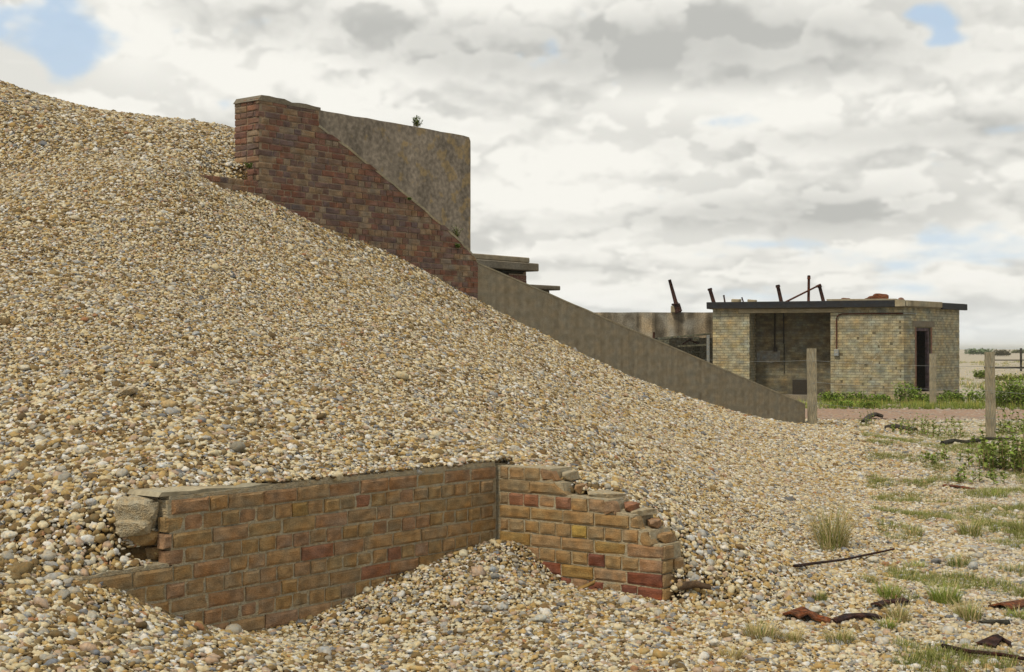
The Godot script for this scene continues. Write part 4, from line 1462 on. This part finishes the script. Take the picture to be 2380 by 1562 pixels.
# ---------------------------------------------------------------- stones that stand out
func build_stones():
	var list := [
		[190, 1055, 30, 0.8, [236, 230, 214], "bright white oval stone at left, above the low wall's end", 0],
		[552, 1047, 35, 0.75, [158, 152, 136], "round grey cobble above the left arm of the low wall", 0],
		[20, 1255, 36, 0.55, [236, 228, 208], "long white stone by the picture's left edge", 0],
		[297, 915, 46, 0.65, [206, 190, 160], "rough brown concrete lump on the bank", 1],
		[393, 944, 40, 0.55, [206, 180, 134], "smooth tan oval stone beside the concrete lump", 0],
		[933, 877, 34, 0.62, [214, 200, 164], "pale flat cobble alone in the middle of the bank", 0],
		[1326, 1044, 17, 0.9, [240, 236, 224], "small round white stone right of the low wall's corner", 0],
		[1042, 960, 24, 0.7, [220, 206, 172], "cream stone directly above the low wall's corner", 0],
		[57, 860, 24, 0.6, [230, 222, 200], "white flat stone on the bank near the left edge", 0],
		[212, 1176, 26, 0.7, [198, 196, 190], "pale grey oval stone left of the low wall's top", 0],
		[175, 511, 22, 0.6, [226, 214, 186], "white stone high on the bank at left", 0],
		[587, 985, 24, 0.7, [226, 210, 174], "cream stone up and right of the round grey cobble", 0],
		[168, 1450, 26, 0.8, [176, 142, 92], "squat ochre cobble below the left end of the low wall", 0],
		[484, 600, 16, 0.6, [236, 228, 210], "small white stone half way up the bank", 0],
		[1895, 1421, 30, 0.55, [232, 226, 208], "white oval stone resting on the curled rusty sheet", 0],
		[2262, 1322, 22, 0.9, [196, 198, 194], "pale grey upright stone between grass tufts at right", 0],
		[1255, 1442, 34, 0.5, [204, 204, 194], "long pale grey stone in the hollow before the low wall", 0],
		[1145, 1330, 16, 0.8, [186, 194, 200], "bluish grey round pebble in the hollow, under the wall's corner", 0],
		[1150, 1345, 20, 0.7, [150, 150, 146], "dark grey pebble just below the bluish one", 0],
		[1582, 1378, 22, 0.85, [170, 146, 110], "round brown stone at the right end of the low wall", 0],
		[360, 1302, 22, 0.8, [150, 148, 140], "grey stone in the gap under the low wall's broken end", 0],
		[2030, 1305, 26, 0.6, [228, 222, 204], "white stone beside the long brown rod", 0],
		[1660, 1500, 26, 0.65, [232, 226, 210], "white stone at the bottom, left of the pale grass clump", 0],
		[1130, 1420, 24, 0.6, [178, 176, 170], "flat grey stone in the middle of the hollow", 0],
	]
	var k := 0
	for q in list:
		k += 1
		var p := ground_at(q[0], q[1] + q[2] * 0.2)
		var r: float = q[2] * 0.5 / F * -p.z
		rng.seed = 700 + k
		var m := lump(700 + k, 0.28 if q[6] == 0 else 0.6, 2 if q[6] == 0 else 3, Vector3(r, r * q[3], r * 0.85), 0 if q[6] == 0 else 7)
		var c: Array = q[4]
		tag(part("concrete_lump" if q[6] else "cobble", m, mat(lin(c[0], c[1], c[2]), "stone", 6.0, "grain", 0.15), self, Transform3D(Basis(Vector3(0, 0, 1), rng.randf_range(-0.2, 0.2)), p + Vector3.UP * (r * q[3] * 0.6 + 0.012))), q[5], "stone", "larger stones on the shingle")

# ---------------------------------------------------------------- plants
func build_plants():
	var green := lin(112, 126, 58)
	var dark := lin(86, 112, 48)
	var dry := lin(186, 170, 124)
	var bright := lin(124, 146, 60)
	# grass tufts: x, y of the foot, width and height in view units, colour, how dry, label
	var tufts := [
		[1932, 1268, 84, 100, green, 0.5, "tall pale grass tuft with dry stalks at the toe of the bank", 150],
		[2255, 1246, 60, 62, green, 0.3, "upright green grass tuft under the orange rusty strip", 120],
		[2196, 1402, 76, 62, bright, 0.06, "bright green rounded grass cushion right of the rod", 190],
		[1898, 1392, 60, 26, green, 0.2, "low green grass patch above the white oval stone", 90],
		[2062, 1388, 66, 52, bright, 0.12, "loose green grass clump below the rod's right end", 110],
		[1770, 1485, 90, 42, green, 0.62, "wide straw coloured grass clump at bottom, left of the rusty sheet", 150],
		[1952, 1494, 70, 50, green, 0.45, "yellowish grass tuft under the dark rusty sheet", 110],
		[2062, 1460, 46, 34, bright, 0.15, "small fresh green tuft right of the dark rusty sheet", 80],
		[2366, 1438, 60, 34, bright, 0.1, "green tuft below the broad rusty plate at the right edge", 90],
		[2228, 1318, 60, 44, dark, 0.25, "dark green tuft left of the pale upright stone", 100],
		[2374, 1240, 50, 60, green, 0.2, "grass tuft at the right edge, level with the upright tuft", 90],
		[2120, 1246, 52, 34, green, 0.3, "small tuft left of the upright green tuft", 70],
		[2318, 1156, 90, 28, bright, 0.2, "low strip of fresh grass right of the orange rusty strip", 120],
		[2248, 1440, 70, 44, green, 0.55, "brownish grass tuft above the timber offcut", 110],
		[1924, 1280, 40, 26, green, 0.3, "short tuft just under the tall pale tuft", 50],
		[2102, 1546, 60, 30, dark, 0.15, "dark grass patch at the bottom edge, lower right", 80],
		[1700, 1530, 60, 30, green, 0.8, "dead straw tuft at the bottom edge", 70],
		[2010, 1352, 70, 30, green, 0.4, "thin grass just under the rod", 70],
		[2130, 1320, 60, 26, bright, 0.25, "grass sprouting at the rod's right tip", 60],
		[2350, 1330, 70, 30, dark, 0.4, "mossy grass patch by the right edge, right of the pale upright stone", 80],
		[2090, 1440, 60, 40, green, 0.5, "sparse dry grass above the small fresh tuft", 70],
		[1840, 1490, 60, 30, green, 0.6, "dry grass below the curled rusty sheet", 70],
	]
	var k := 0
	for q in tufts:
		k += 1
		var p := ground_at(q[0], q[1])
		var d := -p.z
		var o := thing("grass_tuft", p - Vector3.UP * 0.01, q[6], "grass tuft", "grass tufts on the shingle")
		part("blades", tuft(900 + k, int(q[7] * 2.2), q[2] * 0.42 / F * d, q[3] * (1.15 if q[5] > 0.45 else 0.9) / F * d, q[4], dry, q[5], 0.5, 0.0055), M.leaf, o)
	# weeds with stems: x, y of the foot, depth 0 = on the ground, height, stems, leaf, radius, label
	rng.seed = 3
	var weeds := [
		[2012, 992, 40, 3, 0.06, 0.12, "thin seedy weed beside the arched hose end"],
		[2030, 990, 44, 3, 0.06, 0.1, "second thin weed, right of the arched hose end"],
		[2092, 1006, 30, 6, 0.07, 0.2, "weed growing by the right end of the flat hose"],
		[2128, 1012, 46, 8, 0.08, 0.3, "leafy weed right of the flat hose"],
		[2172, 1016, 52, 9, 0.08, 0.3, "tall weed half way between flat hose and nearest post"],
		[2200, 1020, 60, 8, 0.08, 0.25, "tallest thin weed left of the nearest post"],
		[2190, 1076, 44, 8, 0.08, 0.25, "bushy weed below the fallen branch's left end"],
		[2168, 1080, 30, 6, 0.07, 0.2, "low weed left of the bushy one, below the branch"],
		[2304, 1092, 90, 22, 0.1, 0.3, "tall green weed clump under the nearest fence post"],
		[2350, 1098, 104, 26, 0.1, 0.3, "tallest dark weed clump at the right edge, below the branch"],
		[2392, 1092, 120, 26, 0.1, 0.35, "weed clump cut by the right edge, beside the tallest clump"],
		[2330, 1010, 56, 12, 0.1, 0.4, "weed clump just right of the nearest post"],
		[2375, 1012, 70, 14, 0.1, 0.4, "weed clump at the right edge, level with the post's foot"],
		[2280, 1120, 40, 10, 0.08, 0.35, "ragged weed at the left of the tall weed clump"],
	]
	for q in weeds:
		k += 1
		var p := ground_at(q[0], q[1])
		var d := -p.z
		var w := weed(1000 + k, q[3], q[5], q[2] / F * d, q[4], 16, lin(118, 142, 62), lin(128, 104, 74))
		var o := thing("weed", p - Vector3.UP * 0.02, q[6], "weed", "weeds along the fence")
		part("leaves", w[0], M.leaf, o)
		part("stems", w[1], mat(lin(126, 106, 74)), o)
	# growth round the hut: x of the middle, y of the foot, depth, width, height, label
	var bushes := [
		[1925, 934, 38.6, 60, 24, "low green growth at the foot of the bay, right of the end post"],
		[1978, 936, 38.0, 70, 26, "green growth under the hut's switch box"],
		[2040, 930, 38.0, 60, 20, "short growth along the hut's brick front"],
		[2110, 936, 37.9, 66, 52, "dense dark green bush at the hut's corner, left of the doorway"],
		[2150, 940, 37.4, 50, 26, "yellow green growth at the foot of the doorway"],
		[2206, 940, 38.0, 70, 30, "low bush right of the slim post"],
		[2262, 938, 38.0, 80, 34, "low bush beyond the hut's right corner"],
		[2340, 944, 35.5, 90, 62, "large green bush at the right, behind the nearest post"],
		[2390, 944, 35.0, 90, 76, "largest green bush at the right edge behind the nearest post"],
		[1960, 950, 35.4, 50, 14, "small clump at the track's edge, right of the end post"],
		[2020, 952, 35.0, 46, 14, "small dark clump on the track's far edge"],
	]
	for q in bushes:
		k += 1
		var d: float = q[2]
		var c := W(q[0], q[1], d)
		var w := weed(1100 + k, 34 if q[0] < 2300 else 80, q[3] * 0.5 / F * d, q[4] / F * d, 0.13, 16, lin(108, 134, 50), lin(150, 150, 70), 0.5)
		var o := thing("bush", Vector3(c.x, 0.0, -d), q[5], "bush", "green growth round the hut")
		part("leaves", w[0], M.leaf, o)
		part("stems", w[1], mat(lin(96, 94, 58)), o)
	# far bushes on the spit
	var far := [
		[2275, 826, 290.0, 62, 13, "long dark bush on the far skyline, left of the nearest post's top", lin(104, 122, 84)],
		[2328, 829, 250.0, 34, 13, "brownish bush on the far skyline, right of the nearest post's top", lin(116, 112, 86)],
		[2375, 822, 300.0, 40, 8, "flat grey green bush on the far skyline at the right edge", lin(128, 132, 98)],
		[2284, 880, 66.0, 40, 18, "solitary yellow green bush on the open shingle behind the hut", lin(120, 136, 58)],
		[2350, 886, 60.0, 80, 14, "low yellowish growth right of the solitary bush", lin(136, 140, 74)],
	]
	for q in far:
		k += 1
		var d: float = q[2]
		var c := W(q[0], q[1], d)
		var w := weed(1200 + k, 60, q[3] * 0.5 / F * d, q[4] * 1.05 / F * d, 0.16 * d / 60.0, 14, q[6], q[6], 0.5)
		var o := thing("bush", Vector3(c.x, maxf(c.y, -0.02), -d), q[5], "bush", "bushes on the far shingle")
		part("leaves", w[0], M.leaf, o)
		part("stems", w[1], mat(lin(96, 94, 58)), o)
	# plants rooted in the walls
	var o0 := wp(10.72, -0.2)
	for q in [[968, 294, 18.85, 17, 24, 18, "small bush growing on top of the tall concrete wall"], [578, 392, 16.5, 10, 14, 10, "green tuft in the angle between pier and lower brick ledge"], [951, 466, 18.4, 5, 7, 6, "tiny green sprig on the brick slope"], [1064, 577, 19.2, 6, 10, 8, "bright green sprig near the foot of the brick slope"], [1062, 552, 19.3, 10, 26, 8, "dark dry plant hanging on the concrete above the brick slope's foot"]]:
		k += 1
		var d: float = q[2]
		var w := weed(1300 + k, q[5], q[3] * 0.5 / F * d, q[4] / F * d, 0.045, 12, lin(98, 122, 58), lin(92, 84, 54), 0.7)
		var o := thing("wall_plant", W(q[0], q[1], d), q[6], "wall plant", "plants rooted in the walls")
		part("leaves", w[0], M.leaf, o)
		part("stems", w[1], mat(lin(92, 84, 54)), o)
	# thin grass scattered over the flat shingle
	var bl := tuft(2001, 16, 0.045, 0.06, lin(112, 122, 60), dry, 0.3, 0.8, 0.0045)
	rng.seed = 2002
	var where := []
	var n1 := fnl(61, 0.55, 3)
	while where.size() < 36000:
		var d := sqrt(rng.randf_range(40.0, 33.0 * 33.0))
		var x := rng.randf_range(0.1, 0.42) * d + rng.randf_range(0.0, 0.8)
		var toe := 1.5 + (d - 7.4) * 0.235
		if x < toe + 0.5: continue
		var g := 1.2 * n1.get_noise_2d(x * 1.5, d * 1.1) + 0.3 * smoothstep(0.0, 2.5, x - toe - 0.6) - 0.12
		if d > 25.0: g -= 0.15
		if g < rng.randf_range(-0.12, 0.55): continue
		if d > 28.8 and d < 34.2: continue
		where.append(Transform3D(Basis(Vector3.UP, rng.randf() * TAU).scaled(Vector3.ONE * rng.randf_range(0.5, 1.25)), on_ground(x, d) - Vector3.UP * 0.008))
	scatter("grass", bl, M.leaf, where, [], "thin green and straw grass scattered over the flat shingle")
	var out := []
	while out.size() < 700:
		var d := rng.randf_range(40.0, 150.0)
		var x := rng.randf_range(0.30, 0.40) * d
		if n1.get_noise_2d(x * 0.35, d * 0.25) < rng.randf_range(-0.05, 0.35): continue
		out.append(Transform3D(Basis(Vector3.UP, rng.randf() * TAU).scaled(Vector3.ONE * rng.randf_range(1.2, 3.2)), Vector3(x, 0.0, -d)))
	scatter("grass", tuft(2005, 16, 0.09, 0.1, lin(112, 128, 66), dry, 0.12, 0.6, 0.012), M.leaf, out, [], "sparse green growth on the shingle behind the hut")
	var band := []
	var bb := tuft(2003, 16, 0.09, 0.17, lin(96, 120, 52), lin(156, 152, 78), 0.3, 0.5, 0.012)
	while band.size() < 1500:
		var x := rng.randf_range(6.5, 17.0)
		var d := rng.randf_range(34.6, 38.4) - 0.1 * (x - 6.0)
		if rng.randf() > smoothstep(6.5, 9.5, x) * 0.8 + 0.2: continue
		if noise_b.get_noise_2d(x * 6.0, d * 9.0) < rng.randf_range(-0.35, 0.3): continue
		band.append(Transform3D(Basis(Vector3.UP, rng.randf() * TAU).scaled(Vector3.ONE * rng.randf_range(0.5, 1.2)), Vector3(x, 0.0, -d)))
	scatter("verge_grass", bb, M.leaf, band, [], "green verge between track and hut")

func scatter(n: String, mesh: Mesh, m: Material, where: Array, tints: Array, label: String, parent: Node = self):
	var mm := MultiMesh.new()
	mm.transform_format = MultiMesh.TRANSFORM_3D
	mm.use_colors = tints.size() > 0
	mm.mesh = mesh
	mm.instance_count = where.size()
	for i in where.size():
		mm.set_instance_transform(i, where[i])
		if tints: mm.set_instance_color(i, tints[i])
	var o := MultiMeshInstance3D.new()
	o.name = numbered(n) if parent == self else n
	o.multimesh = mm
	o.material_override = m
	parent.add_child(o, true)
	tag(o, label, "", "", "stuff")

# ---------------------------------------------------------------- the shingle itself
func build_shingle():
	rng.seed = 4242
	var shapes := []
	for k in 5:
		shapes.append(lump(40 + k, 0.5, 1, Vector3(1.0, [0.46, 0.58, 0.36, 0.5, 0.66][k], [0.7, 0.82, 0.55, 0.66, 0.88][k]), 0))
	var pal := []
	for k in 400: pal.append(stone_colour())
	var turn := []
	for k in 512:
		turn.append(Basis(Vector3.UP, rng.randf() * TAU) * Basis(Vector3(1, 0, 0), rng.randfn() * 0.24) * Basis(Vector3(0, 0, 1), rng.randfn() * 0.24))
	var where := [[], [], [], [], []]
	var tints := [[], [], [], [], []]
	var zone := fnl(15, 0.35, 3)
	for band in [[4.2, 8.0, 0.0154], [8.0, 11.5, 0.0155], [11.5, 16.0, 0.0168], [16.0, 22.0, 0.0215], [22.0, 29.0, 0.034], [29.0, 37.0, 0.075]]:
		var g: float = band[2]
		var d: float = band[0]
		while d < band[1]:
			var half := 0.372 * d + 0.9         # closely laid in and beside the view, more loosely further out
			var x := -half - 2.4
			while x < half + 2.4:
				var loose := absf(x) > half
				if loose and rng.randf() < 0.86:
					x += g
					continue
				var px := x + rng.randf_range(-0.5, 0.5) * g
				var pd := d + rng.randf_range(-0.5, 0.5) * g
				x += g
				if d > 29.0 and (px < 5.6 or (pd > 29.0 - 0.1 * (px - 6.0) + 0.7 and rng.randf() < 0.8)): continue
				var rx := px - WX
				var rd := pd - WD
				var n := rx * WDD - rd * WDX
				if n < -0.05 and rx < -0.02:
					var s := -(rx * WDX + rd * WDD)
					if s > 0.0 and s < 10.5: continue
				var h := height(px, pd)
				if pd < 8.6:
					var qx := px - CX
					var qd := pd - CD
					var qa := -(qx * DLX + qd * DLD)
					var qb := qx * DLD - qd * DLX
					if qa > -0.15 and qa < 1.72 + 0.2 * zone.get_noise_2d(px * 3.0, pd * 3.0) and qb > -0.23 and qb < -0.006: h = maxf(h, 0.846 + 0.006 * rng.randf())
					elif qa > 2.42 and qa < 2.84 and qb > -0.2 and qb < -0.02 and rng.randf() < 0.6: h = maxf(h, 0.534)
				var e := 0.03
				var gx := (height(px + e, pd) - h) / e
				var gd := (height(px, pd + e) - h) / e
				if gx * gx + gd * gd > 6.0: gx = 0.0; gd = 0.0
				var nrm := Vector3(-gx, 1.0, gd).normalized()
				var z := zone.get_noise_2d(px, pd)
				var size: float = g * (0.72 + 0.16 * z + 0.16 * smoothstep(0.0, -2.5, px) * smoothstep(9.5, 6.0, pd)) * exp(rng.randfn() * 0.36) * (1.0 + 0.12 * smoothstep(0.5, 2.5, px - 1.3 - (pd - 7.4) * 0.235)) * (2.3 if loose else 1.0)
				var big := rng.randf() < (0.010 if d < 12.0 else 0.004)
				if loose: big = false
				if big: size *= rng.randf_range(1.4, 1.85)
				size = minf(size, 0.05)
				var axis := Vector3(nrm.z, 0, -nrm.x)
				var b: Basis = turn[rng.randi() & 511]
				var len := axis.length()
				if len > 0.001: b = Basis(axis / len, asin(minf(len, 1.0))) * b
				var k := rng.randi() % 5
				where[k].append(Transform3D(b * Basis.from_scale(Vector3.ONE * size), Vector3(px, h + size * rng.randf_range(-0.5, 0.4), -pd)))
				var c: Color = pal[rng.randi() % 400]
				var flatness := smoothstep(0.5, 2.5, px - 1.3 - (pd - 7.4) * 0.235)
				if big: c = Color(0.72, 0.69, 0.6).lerp(Color(0.4, 0.4, 0.39), rng.randf())
				if d > 29.0:
					c = c.lerp(Color(0.42, 0.31, 0.24), 0.75)
					size = minf(size * 0.5, 0.035)
				var brown := 0.24 * (1.0 - smoothstep(-1.5, 2.5, px - (pd - 7.4) * 0.1)) * (1.0 + 0.6 * z)
				tints[k].append(c.lerp(Color(0.66, 0.63, 0.56), 0.34 * flatness) if rng.randf() > brown else Color(0.15, 0.1, 0.045).lerp(Color(0.36, 0.26, 0.12), rng.randf()))
			d += g
	var m := tinted(0.82)
	m.albedo_texture = T.stone
	m.uv1_triplanar = true
	m.uv1_world_triplanar = true
	m.uv1_scale = Vector3.ONE * 5.0
	var root := Node3D.new()
	root.name = "shingle"
	add_child(root)
	tag(root, "loose rounded flint shingle covering bank and ground", "", "", "stuff")
	for k in 5:
		scatter("pebbles", shapes[k], m, where[k], tints[k], "", root)
